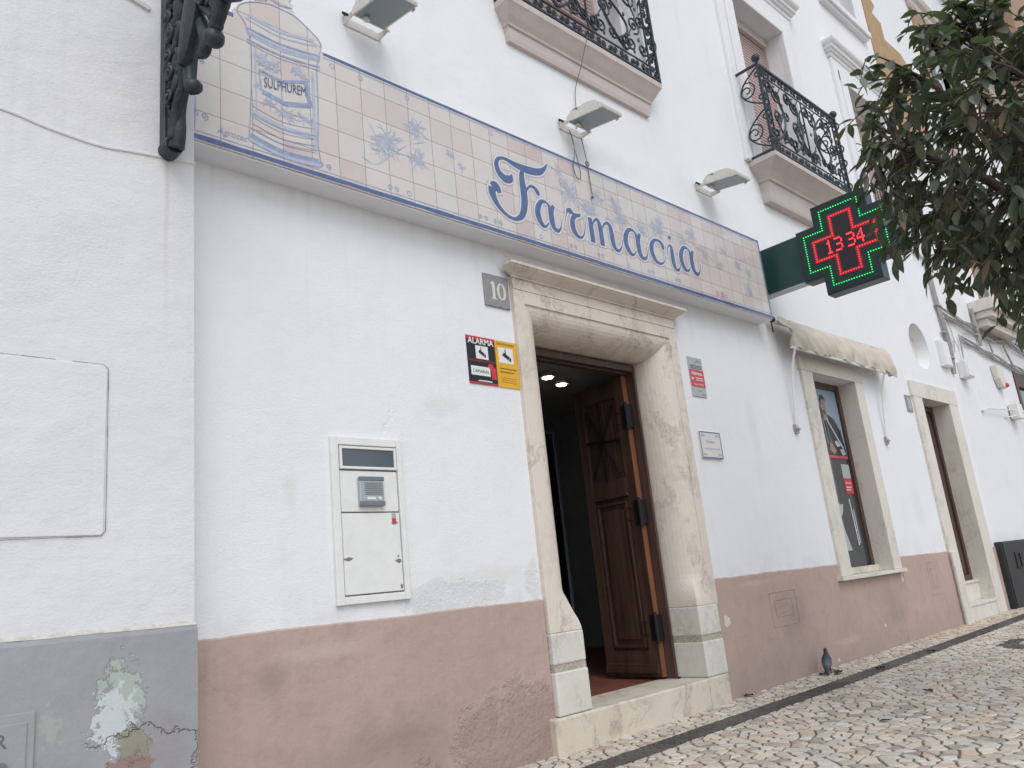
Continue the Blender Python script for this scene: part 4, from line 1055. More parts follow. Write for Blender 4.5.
# upper scrolls
bt([(3.20, 2.78), (3.16, 2.70), (3.13, 2.62), (3.145, 2.56), (3.20, 2.575)], [.03, .034, .032, .03, .022])
bt([(3.16, 2.95), (3.11, 2.80), (3.06, 2.72), (3.03, 2.66)], [.04, .045, .034, .03])
m.ball((BX, 3.04, 2.565), .05, .042, .05); m.ball((BX, 3.015, 2.62), .035, .03, .035)
bt([(3.04, 2.60), (2.98, 2.66), (2.955, 2.75), (2.99, 2.84), (3.07, 2.88)], [.028, .036, .044, .044, .03])
m.ball((BX, 2.975, 2.72), .05, .055, .06)
bt([(3.05, 2.90), (2.93, 2.80), (2.88, 2.72), (2.80, 2.70), (2.74, 2.76), (2.76, 2.85)], [.04, .045, .06, .065, .055, .035])
m.ball((BX, 2.82, 2.70), .055, .085, .055)
# leaf work between plate and stem
for (a, b, s) in ((3.44, 2.52, .036), (3.46, 2.60, .04), (3.42, 2.66, .045), (3.45, 2.74, .045), (3.40, 2.80, .05), (3.44, 2.88, .05), (3.38, 2.95, .055), (3.44, 3.03, .05), (3.33, 3.05, .06), (3.40, 3.15, .06), (3.25, 3.2, .06)):
    m.ball((BX-.01, a, b), s*.8, s, s*1.25)
    bt([(a+.03, b-.05), (a-.03, b-.02), (a-.045, b+.03), (a-.0, b+.06)], [.014, .018, .018, .010], -.03)
bt([(3.50, 2.40), (3.46, 2.50), (3.40, 2.56), (3.37, 2.64), (3.42, 2.70)], [.018, .026, .03, .026, .016], -.015)
bt([(3.50, 2.78), (3.42, 2.84), (3.36, 2.92), (3.36, 3.02), (3.43, 3.06)], [.02, .03, .034, .03, .02], -.02)
m.build('scrollwork', M['iron'], e, smooth=True)
m = MB(); rows = []
for i in range(11):
    t = i/10; w = .085*max(.05, math.sin(math.pi*(.02+.96*t)))**.7; z = 2.56+.42*t; yy = 3.30-.13*t
    rows.append([(BX-.045-.02*math.cos(math.pi*(j/6-.5)), yy + w*(j/3-1), z) for j in range(7)])
back = [[(BX-.01, q[1], q[2]) for q in r_] for r_ in rows]; m.grid([r_ + list(reversed(k_)) for r_, k_ in zip(rows, back)], closed_v=True)
m.face(rows[0] + list(reversed(back[0]))); m.face(rows[-1] + list(reversed(back[-1])))
m.build('shield', M['iron'], e, smooth=False, bevel=.004)
# curled leaves cast in relief along the side
m = MB()
for cy, cz, r0, sg in ((3.455, 2.47, .030, 1), (3.43, 2.60, .040, -1), (3.47, 2.70, .036, 1), (3.43, 2.82, .045, -1), (3.48, 2.93, .038, 1), (3.42, 3.05, .05, -1), (3.30, 3.02, .055, 1), (3.36, 3.20, .06, -1), (3.10, 2.98, .05, 1), (3.06, 2.78, .036, -1), (2.92, 2.92, .05, 1)):
    sp_ = spiral(cy, cz, r0*1.15, r0*.2, R(90), R(90+sg*520), 20)
    m.tube([(BX-.045-.012*i/20, a_, b_) for i, (a_, b_) in enumerate(sp_)], [r0*.34*(1-.45*i/20) for i in range(21)], 7)
    m.ball((BX-.055, cy, cz), r0*.30)
    for k in range(4):
        an = R(-60+40*k) if sg > 0 else R(240-40*k)
        m.ball((BX-.035, cy+r0*1.35*math.cos(an), cz+r0*1.35*math.sin(an)), r0*.28, r0*.42, r0*.42, 8, 5)
m.build('leaf_relief', M['iron'], e, smooth=True)

# ------------------------------------------------------------------ wall fittings
def plaque_number(txt, x0, x1, z0, z1, lab, strokes_):
    e = empty('house_number', ((x0+x1)/2, W, z0), lab, 'house number')
    m = MB(); m.box(x0, x1, W-.014, W+.003, z0, z1); m.build('tile', M['slate'], e, bevel=.003)
    m = MB(); k = (z1-z0)
    for q in strokes_:
        p = cr([(x0+a*(x1-x0), z0+b*k, w*k) for a, b, w in q], 6); m.ribbon([(a, b) for a, b, w in p], [w for a, b, w in p], W-.0150)
    m.build('digits', M['bone'], e); return e
one = [((.36,.26,.11),(.365,.5,.115),(.36,.76,.11)), ((.24,.68,.02),(.32,.745,.05),(.36,.79,.03)), ((.24,.245,.035),(.36,.25,.04),(.48,.245,.035))]
def oval(cx, cz, rx, rz, thick, thin, n=20): return tuple((cx+rx*math.cos(2*math.pi*i/n), cz+rz*math.sin(2*math.pi*i/n), thin+(thick-thin)*abs(math.cos(2*math.pi*i/n))) for i in range(n+1))
plaque_number('10', 3.555, 3.79, 1.91, 2.148, 'square grey tile with the number 10 left of the entrance', one + [oval(.68, .51, .135, .245, .10, .03)])
plaque_number('8', 10.98, 11.16, 1.75, 1.975, 'narrow grey tile with the number 8 left of the far door', [oval(.5, .66, .15, .13, .09, .04), oval(.5, .36, .19, .16, .10, .04)])

# camera surveillance signs
def camera_icon(m, x, z, s, y):
    m.prism([(x-.42*s, z+.05*s), (x+.25*s, z-.30*s), (x+.42*s, z-.02*s), (x-.25*s, z+.33*s)], y-.001, y)
    m.prism([(x+.30*s, z-.34*s), (x+.52*s, z-.44*s), (x+.60*s, z-.16*s), (x+.44*s, z-.06*s)], y-.001, y)
    m.prism([(x-.10*s, z+.20*s), (x+.0*s, z+.20*s), (x+.0*s, z+.62*s), (x-.10*s, z+.62*s)], y-.0012, y)
e = empty('alarm_sign', (3.47, W, 1.33), 'black and red ALARMA sign with a camera picture, left of the yellow one', 'sign')
m = MB(); m.box(3.352, 3.602, W-.006, W+.002, 1.333, 1.664); m.build('board', M['black_print'], e)
ys = W-.0075
m = MB(); m.box(3.352, 3.602, ys, W-.0055, 1.64, 1.664); m.box(3.352, 3.602, ys, W-.0055, 1.333, 1.345); m.box(3.55, 3.595, ys, W-.0055, 1.375, 1.455); m.ball((3.55, W-.006, 1.455), .028, .002, .028); text_faces(m, 'GRABACION', 3.36, 1.487, .014, ys, .235); m.build('red_print', M['red_print'], e)
m = MB(); text_faces(m, 'ALARMA', 3.360, 1.610, .042, ys-.001, .232, .02); m.box(3.425, 3.535, ys-.0005, W-.0055, 1.508, 1.600); m.box(3.372, 3.54, ys, W-.0055, 1.392, 1.455)
m.box(3.43, 3.55, ys, W-.0055, 1.352, 1.360); m.build('white_print', M['white_print'], e)
m = MB(); camera_icon(m, 3.475, 1.55, .065, ys-.001); text_faces(m, 'CAMARAS', 3.385, 1.410, .022, ys-.0012, .14); m.build('icon', M['black_print'], e)
e = empty('surveillance_sign', (3.72, W, 1.33), 'yellow video surveillance sign with a camera picture beside the door jamb', 'sign')
m = MB(); m.box(3.606, 3.808, W-.006, W+.002, 1.331, 1.664); m.build('board', M['yellow'], e)
m = MB(); m.box(3.632, 3.770, ys, W-.0055, 1.505, 1.615); m.build('white_field', M['white_print'], e)
m = MB(); camera_icon(m, 3.70, 1.555, .08, ys-.001); text_faces(m, 'ZONA VIDEOVIGILADA', 3.620, 1.634, .014, ys-.001, .165)
for z, w in ((1.465, .16), (1.44, .13)):
    m.ribbon([(3.63+i*w/16, z+.003*math.sin(i*2.1)) for i in range(17)], .004, ys-.001)
for z in (1.40, 1.385, 1.37): m.ribbon([(3.64, z), (3.78, z-.003)], .0015, ys-.001)
m.build('black_print', M['black_print'], e)
e = empty('alarm_plate', (6.05, W, 1.485), 'narrow grey and red alarm plate right of the entrance', 'sign')
m = MB(); m.box(5.945, 6.165, W-.010, W+.002, 1.488, 1.852); m.build('plate', M['grey_print'], e, bevel=.002)
ys = W-.0115
m = MB(); m.box(5.946, 6.164, ys, W-.0095, 1.575, 1.735); m.build('red_field', M['red_print'], e)
m = MB(); text_faces(m, 'verisure', 5.96, 1.757, .032, ys-.0008, .18); m.ribbon([(5.965, 1.748), (6.14, 1.748)], .006, ys-.0008); m.ribbon(cr([(6.06, 1.80), (6.085, 1.825), (6.115, 1.82), (6.13, 1.80)], 5), .005, ys-.0008)
text_faces(m, 'Acesso', 6.03, 1.535, .014, ys-.0008); text_faces(m, 'Central', 6.08, 1.505, .014, ys-.0008); m.build('dark_lettering', M['dgrey_print'], e)
m = MB(); text_faces(m, 'Alarma', 5.965, 1.685, .036, ys-.0008, .17, .02); m.prism([(5.965, 1.635), (5.995, 1.650), (5.965, 1.670)], ys-.0008, ys)
for z in (1.660, 1.640): m.ribbon([(6.02+i*.12/14, z+.002*math.sin(i*2.3)) for i in range(15)], .007, ys-.0008)
text_faces(m, 'Aviso a Policia', 5.98, 1.592, .020, ys-.0008, .155); m.build('white_lettering', M['white_print'], e)
e = empty('tile_plaque', (5.93+.13, W, .93), 'small white tile plaque with a blue border and script, below the alarm plate', 'plaque')
px0, px1, pz0, pz1 = 5.925, 6.255, .932, 1.170
m = MB(); m.box(px0, px1, W-.016, W+.003, pz0, pz1); m.build('tile', M['cream_glaze'], e, bevel=.003)
ys = W-.0172
m = MB()
for q in ([(px0+.006, pz0+.006), (px1-.006, pz0+.006)], [(px0+.006, pz1-.006), (px1-.006, pz1-.006)], [(px0+.006, pz0+.006), (px0+.006, pz1-.006)], [(px1-.006, pz0+.006), (px1-.006, pz1-.006)]): m.ribbon(q, .011, ys-.0003*(q[0][0] == q[1][0]))
for cx, cz in ((px0+.05, pz0+.035), (px1-.05, pz0+.035), (px0+.05, pz1-.035), (px1-.05, pz1-.035)): curls(m, cx, cz, .013, ys, .003)
m.build('blue_border', M['blue'], e)
m = MB(); text_faces(m, 'Farmacia', px0+.09, pz0+.135, .032, ys, .14, 0, .35)
m.ribbon([(px0+.04+i*.245/40, pz0+.085+.008*math.sin(i*1.9)+.004*math.sin(i*.7)) for i in range(41)], .0035, ys); m.build('script', M['blue_mid'], e)

# intercom / night hatch cabinet
e = empty('night_hatch', (2.51, W, .02), 'white metal cabinet with a dark glass flap and an intercom on the white wall', 'cabinet')
m = MB(); x0, x1, z0, z1 = 2.285, 2.755, .012, .915
m.box(x0, x0+.046, W-.024, W+.003, z0, z1); m.box(x1-.036, x1, W-.024, W+.003, z0, z1); m.box(x0+.046, x1-.036, W-.0235, W+.003, z1-.046, z1-.0005); m.box(x0+.046, x1-.036, W-.0235, W+.003, z0+.0005, z0+.042)
m.build('frame', M['white_metal'], e, bevel=.004)
m = MB(); m.box(x0+.052, x1-.042, W-.016, W+.002, .500, .726); m.build('upper_panel', M['white_metal'], e, bevel=.003)
m = MB(); m.box(x0+.052, x1-.042, W-.018, W+.002, .062, .492); dr = m.build('access_door', M['white_metal'], e, bevel=.003)
m = MB(); m.box(x0+.047, x1-.037, W-.006, W+.001, .0545, .868); m.build('backing', M['rust'], e)
m = MB(); frame_rect(m, x0+.052, x1-.042, .734, .864, .016, W-.026, W+.001); fl = m.build('flap', M['white_metal'], e, bevel=.003)
m = MB(); m.box(x0+.067, x1-.057, W-.018, W, .748, .850); m.build('flap_glass', M['glass_grey'], fl)
# chipped paint
m = MB()
def chip(cx, cz, rx, rz, sd):
    rr = random.Random(sd); m.face([(cx+rx*math.cos(a)*rr.uniform(.6, 1.2), W-.0186, cz+rz*math.sin(a)*rr.uniform(.6, 1.2)) for a in [2*math.pi*k/11 for k in range(11)]])
chip(2.368, .248, .032, .010, 1); chip(2.678, .435, .026, .010, 2); chip(2.690, .225, .022, .012, 3); chip(2.700, .085, .012, .014, 4); chip(2.688, .25, .006, .008, 5)
m.build('chipped_paint', M['rust'], dr)
m = MB(); m.box(2.660, 2.688, W-.0195, W-.0178, .462, .490); m.build('sticker', M['grey_print'], dr)
m = MB(); m.box(2.660, 2.688, W-.0197, W-.0178, .434, .4615); m.build('sticker', M['red_print'], dr)
ic = MB(); ic.box(2.445, 2.605, W-.040, W-.014, .532, .690); ic = ic.build('intercom', M['silver'], e, bevel=.006)
for q in ((.528, .556), (.668, .692)):
    m = MB(); m.box(2.443, 2.607, W-.044, W-.030, *q); m.build('trim', M['grey_plastic'], ic, bevel=.004)
m = MB()
for k in range(7): m.box(2.478, 2.595, W-.0425, W-.039, .590+.0105*k, .5945+.0105*k)
m.build('speaker_slots', M['grey_plastic'], ic)
m = MB(); m.box(2.49, 2.545, W-.0425, W-.039, .564, .578); m.tube([(2.572, W-.039, .571), (2.572, W-.046, .571)], .010, 12); m.build('call_button', M['white_metal'], ic)

# ------------------------------------------------------------------ floodlights
def floodlight(x, z, lab):
    e = empty('floodlight', (x, W, z), lab, 'floodlight', 'floodlights over the tiled sign')
    def T(p): return (x+p[0], W+p[1], z+p[2])
    m = MB(); m.prism([(x+.0-.005, z+.045), (x+.285, z+.045), (x+.285, z-.015), (x-.005, z-.015)], W-.006, W+.001)
    for dx in (.0, .270): m.prism([(W-.11, z-.01), (W-.0, z-.015), (W-.0, z+.04), (W-.11, z+.02)], x+dx, x+dx+.008, 'x')
    m.tube([(x-.01, W-.10, z+.006), (x+.295, W-.10, z+.006)], .008, 8)
    m.build('bracket', M['offwhite'], e)
    m = MB(); m.tube([(x+.0, W-.06, z+.02), (x-.02, W-.03, z+.05), (x+.01, W-.01, z+.06)], .009, 6); m.build('cable_gland', M['dark_metal'], e)
    # head: shallow tray with a rounded ribbed back; local slope drops away from the wall
    m = MB(); sl = -.16
    def H(dy, dz): return (W-dy, z+.03+dz+(dy-.09)*sl)
    pf = [H(.085, -.022), H(.455, -.022), H(.462, .0), H(.455, .020), H(.43, .034)]
    for i in range(9): a = math.pi*i/8; pf.append(H(.30+.11*math.cos(a), .045+.035*math.sin(a)))
    for i in range(9): a = math.pi*i/8; pf.append(H(.165-.0+.045*math.cos(a), .045+.028*math.sin(a)))
    pf += [H(.10, .034), H(.08, .02)]
    m.prism(pf, x+.012, x+.262, 'x'); m.build('housing', M['offwhite'], e, bevel=.003)
    m = MB(); m.prism([H(.105, -.0235), H(.445, -.0235), H(.445, -.0205), H(.105, -.0205)], x+.026, x+.248, 'x'); m.build('glass', M['lampglass'], e)
    for dx in (.006, .262): m = MB(); m.box(x+dx, x+dx+.008, W-.42, W-.39, z-.05+.0, z-.02); m.build('clip', M['offwhite'], e)
    m = MB(); m.tube([T((.09, -.135, -.012)), T((.09, -.135, -.028))], .022, 10); m.build('sensor', M['offwhite'], e)
    return e
f1 = floodlight(2.535, 3.70, 'floodlight over the sign above the painted jar, leftmost of the three')
def copy_tree(root, dx, dz, lab):
    r_ = root.copy(); COL.objects.link(r_); r_.location = (root.location.x+dx, root.location.y, root.location.z+dz); r_['label'] = lab
    for ch in root.children:
        c = ch.copy(); COL.objects.link(c); c.parent = r_
    return r_
copy_tree(f1, 2.06, -.03, 'middle floodlight, under the near balcony with thin wires hanging from it')
copy_tree(f1, 4.07, 0, 'floodlight at the right end of the sign beside the far balcony')
m = MB(); m.tube(cr([(4.94, 3.60, 4.63), (4.92, 3.605, 4.55), (4.88, 3.68, 4.30), (4.85, W-.03, 4.12), (4.83, W-.02, 3.90), (4.80, W-.02, 3.72)], 8), .0035, 5)
m.tube(cr([(4.70, W-.02, 3.67), (4.66, 3.69, 3.52), (4.52, 3.585, 3.30), (4.485, 3.584, 3.18), (4.51, 3.583, 3.09), (4.555, 3.583, 3.10), (4.56, 3.583, 3.18), (4.54, 3.584, 3.30), (4.64, 3.68, 3.50), (4.71, W-.02, 3.66)], 8), .004, 5)
o = m.build('lamp_wire', M['cable']); tag(o, 'looped grey wire hanging from the middle floodlight over the sign', 'wire')
m = MB(); m.tube(cr([(4.85, W-.02, 3.65), (4.80, 3.70, 3.50), (4.665, 3.585, 3.275), (4.67, 3.583, 3.12), (4.675, 3.583, 2.97)], 8), .004, 5)
ring_ = [(4.665+.02*math.cos(a), 3.583, 3.262+.02*math.sin(a)) for a in [2*math.pi*k/12 for k in range(13)]]; m.tube(ring_, .005, 5); m.ball((4.675, 3.583, 2.965), .012)
o = m.build('lamp_wire', M['cable']); tag(o, 'straight thin wire with a small ring crossing the top edge of the sign', 'wire')

# ------------------------------------------------------------------ pharmacy cross
e = empty('pharmacy_cross', (7.57, 3.1, 2.46), 'green pharmacy cross sign with red and green lights showing 13:34', 'cross sign')
CY, CZ = 2.785, 2.943; XF, XB = 7.50, 7.66
def crossp(o_, b_): return [(CY+s*a, CZ+t*b) for (s, a, t, b) in ((1,b_,1,o_),(1,b_,1,b_),(1,o_,1,b_),(1,o_,-1,b_),(1,b_,-1,b_),(1,b_,-1,o_),(-1,b_,-1,o_),(-1,b_,-1,b_),(-1,o_,-1,b_),(-1,o_,1,b_),(-1,b_,1,b_),(-1,b_,1,o_))]
m = MB(); m.prism(crossp(.470, .274), XF, XB, 'x'); cs_ = m.build('casing', M['cross_frame'], e, bevel=.006)
m = MB(); m.prism(crossp(.445, .250), XF-.004, XF-.0005, 'x'); m.build('face_panel', M['green_metal'] if False else M['cross_frame'], e)
m = MB(); m.prism(crossp(.318, .114), XF-.006, XF-.0045, 'x'); m.build('display', M['led_panel'], e)
m = MB(); m.prism(crossp(.318, .114), XF-.0072, XF-.0065, 'x')
def dots(m, path, step, r, closed=True):
    P = [Vector(p) for p in path]; 
    if closed: P.append(P[0])
    for a, b in zip(P[:-1], P[1:]):
        n = max(1, round((b-a).length/step))
        for i in range(n):
            q = a + (b-a)*i/n; m.box(XF-.014, XF-.0055, q.x-r, q.x+r, q.y-r, q.y+r)
m = MB(); dots(m, crossp(.390, .190), .0262, .0046); m.build('green_lights', M['led_green'], e)
m = MB()
m.prism(crossp(.322, .122), XF-.0076, XF-.0062, 'x')
m.build('red_glow_panel', M['led_red_dim'], e)
m = MB(); m.prism(crossp(.285, .082), XF-.0090, XF-.0078, 'x'); m.build('dark_field', M['led_panel'], e)
m = MB(); dots(m, crossp(.303, .102), .0250, .0056)
D = {'1': ['00100','01100','00100','00100','00100','00100','01110'], '3': ['11110','00001','00001','01110','00001','00001','11110'], '4': ['00010','00110','01010','10010','11111','00010','00010'], ':': ['0','0','0','0','0','0','0']}
pos = CY + .185
for ch, w in (('1', 5), ('3', 5), (':', 1), ('3', 5), ('4', 5)):
    for r_, row in enumerate(D[ch]):
        for c_, v in enumerate(row):
            if v == '1': yy = pos - .0155*c_; zz = CZ + .062 - .0205*r_; m.box(XF-.013, XF-.0085, yy-.0068, yy+.0068, zz-.0085, zz+.0085)
    pos -= .0155*(w+1)
m.build('red_lights', M['led_red'], e)
m = MB(); m.box(7.53, 7.63, 3.24, W+.002, 2.70, 3.20); m.build('arm', M['green_metal'], e, bevel=.004)
m = MB(); m.box(7.525, 7.635, 3.255, W-.001, 2.685, 2.699); m.build('arm_trim', M['silver'], e)

# ------------------------------------------------------------------ awning
e = empty('awning', (8.9, W, 1.3), 'small folded beige canvas awning over the shop window', 'awning')
AX0, AX1 = 7.60, 10.22
m = MB(); m.tube([(AX0-.03, 3.70, 2.44), (AX1+.02, 3.66, 2.44)], .035, 12); m.build('roller', M['offwhite'], e, smooth=True)
m = MB(); m.tube([(AX0-.085, 3.70, 2.45), (AX0-.03, 3.70, 2.445)], .030, 10); m.tube([(AX0-.07, 3.705, 2.44), (AX0-.07, 3.70, 2.30)], .007, 6); m.build('winder', M['dark_metal'], e)
rows = []; NX = 120; NZ = 16
for i in range(NX+1):
    u = i/NX; x = AX0 + (AX1-AX0)*u; r_ = []
    for j in range(NZ+1):
        v = j/NZ
        yt, zt_ = 3.665 - .02*u, 2.470
        yb, zb_ = 3.585, 2.125 + .012*math.sin(u*43) + .010*math.sin(u*91+1)
        y = yt + (yb-yt)*v - .05*math.sin(math.pi*v)*(1-.3*u) ; z = zt_ + (zb_-zt_)*v
        f = .020*math.sin(u*38 + v*2.5 + 2*math.sin(u*9)) * v + .012*math.sin(u*95 - v*6)*v + .010*noise.noise(Vector((u*14, v*3, 0)))
        # diagonal gathers near the left end
        d = max(0, 1-u*5.5); f += .022*d*math.sin((u*60 - v*7)*1.2)
        d2 = max(0, (u-.93)/.07); y -= .03*d2; z -= .05*d2*v*0
        if u > .93: z = z - .035*d2*v
        r_.append((x + .05*d2*v, y - f, z))
    rows.append(r_)
m = MB(); m.grid(rows)
inner = [[(p[0], p[1]+.004, p[2]) for p in r_] for r_ in rows]; m.grid(inner); m.grid([[r_[-1] for r_ in rows], [r_[-1] for r_ in inner]])
m.grid([[(AX1+.05*j/8, 3.625-.04*j/8+ .13*k/4*(1-.5*j/8), 2.47-.36*j/8) for k in range(5)] for j in range(9)])
m.build('canvas', M['fabric'], e, smooth=True)
m = MB(); m.tube([(AX0+.05, 3.60, 2.125), (AX1-.02, 3.60, 2.125)], .013, 8); m.build('front_bar', M['white_metal'], e)
for x in (7.735, 10.02):
    m = MB(); m.tube(cr([(x, W-.02, 1.30), (x, W-.045, 1.55), (x, 3.685, 1.85), (x, 3.64, 2.02), (x, 3.60, 2.125)], 6), .013, 8)
    a = m.build('arm', M['white_metal'], e, smooth=True)
    m = MB(); m.box(x-.03, x+.03, W-.03, W+.002, 1.255, 1.345); m.tube([(x-.035, W-.032, 1.30), (x+.035, W-.032, 1.30)], .014, 8); m.build('wall_bracket', M['conduit'], a)

# ------------------------------------------------------------------ next building to the right
N2 = empty('stuccoed_building', (18, 4.2, -1.0), 'white and ochre building beyond the pharmacy, partly behind the tree', 'building')
Z2 = 12.6
h2 = [(16.62, 19.6, -.95, 2.95), (16.0, 17.3, 4.2, 6.8), (16.4, 17.8, 8.9, 10.35), (20.0, 21.4, 8.9, 10.35), (20.0, 21.3, 4.2, 6.8)]
m = MB(); wall_mesh(m, 13.253, 24, -1.3, Z2, W+.004, 4.5, h2); m.build('wall', M['white_wall2'], N2)
m = MB(); m.prism([(13.27, 6.3), (14.3, 6.3), (15.4, 7.9), (15.2, 8.62), (14.74, 8.88), (14.0, 8.85), (14.0, 9.19), (13.64, 9.25), (13.88, 9.5), (13.62, 9.7), (13.9, 10.6), (13.7, 11.2), (13.7, Z2), (13.27, Z2)], W-.012, W+.01); m.build('ochre_strip', M['tan'], N2)
m = MB(); m.box(13.25, 24.3, W-.30, 4.5, Z2, Z2+.3); m.box(13.25, 24.2, W-.2, W, Z2-.25, Z2); m.build('roof_cornice', M['marble_pale'], N2, bevel=.02)
for (a, b, c, d) in h2[1:]:
    m = MB(); m.box(a-.25, a, W-.04, W+.1, c-.1, d+.25); m.box(b, b+.25, W-.04, W+.1, c-.1, d+.25); m.box(a, b, W-.04, W+.1, d, d+.2495); m.build('window_surround', M['tan_far'], N2)
    cornice([(.04, d+.25), (.08, d+.30), (.10, d+.38), (.16, d+.42), (.20, d+.50), (.02, d+.55)], a-.25, b+.25, W, 'window_cornice', M['marble_pale'], N2)
    m = MB(); frame_rect(m, a, b, c, d, .07, 3.93, 4.0); w = m.build('window', M['white_metal'], N2)
    m = MB(); m.box(a+.07, b-.07, 3.95, 3.96, c+.07, d-.07); m.build('pane', M['glass_dark'], w)
m = MB(); m.box(17.9, 23.5, W-.75, W, 11.1, 11.3); m.box(17.95, 23.4, W-.65, W, 11.02, 11.099); m.box(18.05, 23.3, W-.45, W, 10.90, 11.019); bal = m.build('balcony', M['marble_pale'], N2, bevel=.01)
m = MB(); m.box(17.92, 23.48, W-.73, W-.70, 12.2, 12.24)
for k in range(47): m.tube([(17.95+.118*k, W-.715, 11.3), (17.95+.118*k, W-.715, 12.2)], .011, 5)
m.build('railing', M['iron'], bal)
m = MB(); m.box(14.9, 16.9, W-.40, W, 3.78, 3.98); m.box(14.95, 16.8, W-.32, W, 3.66, 3.779); m.box(15.0, 16.7, W-.22, W, 3.52, 3.659); bal = m.build('balcony', M['marble_pale'], N2, bevel=.012)
m = MB(); m.box(16.9, 19.4, W-.60, W, 4.02, 4.06)
for k in range(22): m.tube([(16.95+.11*k, W-.58, 4.06), (16.95+.11*k, W-.58, 5.0)], .012, 5)
for z in (4.12, 4.55, 5.0): m.box(16.9, 19.4, W-.595, W-.565, z, z+.03)
for k in range(10): m.tube([(17.0+.23*k+.07*math.cos(a), W-.58, 4.78+.09*math.sin(a)) for a in [2*math.pi*q/10 for q in range(11)]], .012, 5)
m.build('railing', M['iron'], bal)
# wooden shopfront
m = MB(); frame_rect(m, 16.62, 19.6, -.95, 2.95, .13, W-.02, W+.10, .28); m.box(17.5, 17.62, W-.01, W+.09, -.82, 2.67); sf = m.build('shopfront', M['wood_frame'], N2, bevel=.01)
m = MB(); m.box(16.75, 17.5, W+.03, W+.04, -.82, 2.67); m.box(17.62, 19.47, W+.03, W+.04, -.82, 2.67); m.build('pane', M['glass_dark'], sf)
m = MB(); m.box(13.256, 24, W-.006, W+.01, -1.2, -.05); m.build('plinth', M['white_wall2'], N2)

T2 = empty('tan_building', (30, 4.5, -1.0), 'tall tan building end rising behind the balcony railing', 'building')
m = MB(); m.box(24.6, 34, 3.3, 9, -1.05, 19.5); m.build('wall', M['tan_far'], T2)
m = MB(); m.box(24.4, 34.2, 3.0, 9.2, 19.5, 19.9); m.build('roof', M['marble_pale'], T2)
for k in range(3):
    for z in (3.5, 8, 12.5, 16):
        m = MB(); m.box(25.6+2.8*k, 26.7+2.8*k, 3.27, 3.31, z, z+1.9); w = m.build('window', M['white_metal'], T2)
        m = MB(); m.box(25.7+2.8*k, 26.6+2.8*k, 3.25, 3.269, z+.1, z+1.8); m.build('pane', M['glass_dark'], w)

# --- cables, boxes, alarm on the right
def sag(a, b, n, s, r, m, ph=0):
    P = []
    for i in range(n+1):
        t = i/n; P.append((a[0]+(b[0]-a[0])*t, a[1]+.01*math.sin(i*1.7+ph), a[2]+(b[2]-a[2])*t - s*math.sin(math.pi*t) + .02*math.sin(i*1.3+ph)))
    m.tube(P, r, 6)
m = MB()
for k, (dx, r) in enumerate(((0, .016), (.045, .011), (.08, .020), (.12, .009), (-.035, .008))):
    m.tube(cr([(13.12+dx, W-.03, 4.6), (13.14+dx, W-.035, 3.7), (13.20+dx, W-.03-.008*k, 3.0), (13.18+dx*.7, W-.03, 2.52)], 5), r, 7)
for z in (4.1, 3.6, 3.15, 2.75): m.box(13.06, 13.30, W-.066, W-.02, z, z+.025)
o = m.build('cable_bundle', M['conduit']); tag(o, 'thick vertical bundle of grey cables running down the wall above the far door', 'cables')
m = MB()
for k in range(7): sag((13.3, W-.03-.012*(k % 3), 3.62-.03*k), (16.4, W-.04, 3.60-.028*k), 12, .05+.02*(k % 3), .007+.006*(k % 2), m, k)
for k in range(5): sag((16.4, W-.04, 3.60-.03*k), (20.5, W-.05, 3.35-.04*k), 12, .04, .009, m, k*2)
o = m.build('wall_cables', M['conduit']); tag(o, 'upper run of tangled pale cables along the white wall below the balcony', 'cables')
m = MB()
for k in range(5): sag((14.0, W-.03-.01*(k % 2), 3.24-.025*k), (20.5, W-.05, 3.06-.04*k), 22, .10-.01*k, .008+.006*(k % 2), m, k*1.4)
m.tube([(14.9, W-.04, 3.86), (14.92, W-.045, 3.2)], .03, 7); m.tube(cr([(15.2, W-.06, 3.95), (15.3, W-.05, 3.6), (15.5, W-.05, 3.15)], 5), .014, 6); m.tube(cr([(16.2, W-.05, 3.6), (16.35, W-.05, 3.3), (16.6, W-.05, 3.05)], 5), .016, 6)
m.tube(cr([(13.9, W-.03, 3.25), (13.85, W-.03, 2.9), (13.7, W-.03, 2.72)], 5), .012, 6); m.tube(cr([(13.45, W-.02, 3.5), (13.62, W-.02, 3.2), (13.5, W-.02, 2.9)], 5), .006, 5)
o = m.build('wall_cables', M['conduit']); tag(o, 'lower run of pale cables sagging across the white wall to the right edge', 'cables')
e = empty('junction_box', (12.92, W, 2.57), 'flat pale grey junction box left of the vertical cable bundle', 'junction box')
m = MB(); m.box(12.76, 13.08, W-.07, W+.002, 2.58, 2.99); m.build('box', M['white_metal'], e, bevel=.01)
m = MB(); m.box(12.78, 13.06, W-.078, W-.0705, 2.60, 2.97); m.build('lid', M['white_metal'], e, bevel=.006)
e = empty('junction_box', (13.66, W, 2.47), 'small white junction box right of the vertical cable bundle', 'junction box')
m = MB(); m.box(13.52, 13.80, W-.13, W+.002, 2.48, 2.74); m.build('box', M['white_metal'], e, bevel=.012)
m = MB(); m.box(13.54, 13.78, W-.142, W-.1305, 2.50, 2.72); m.tube([(13.66, W-.06, 2.74), (13.66, W-.05, 2.95), (13.5, W-.04, 3.2)], .014, 6); m.build('lid', M['white_metal'], e, bevel=.006)
e = empty('alarm_siren', (15.45, W, 2.48), 'cream alarm siren box with a small red lamp under the cables', 'alarm box')
m = MB(); m.prism([(15.28, 2.90), (15.62, 2.86), (15.70, 2.62), (15.60, 2.50), (15.42, 2.52), (15.32, 2.66)], W-.10, W+.002); m.build('housing', M['bone'], e, bevel=.02)
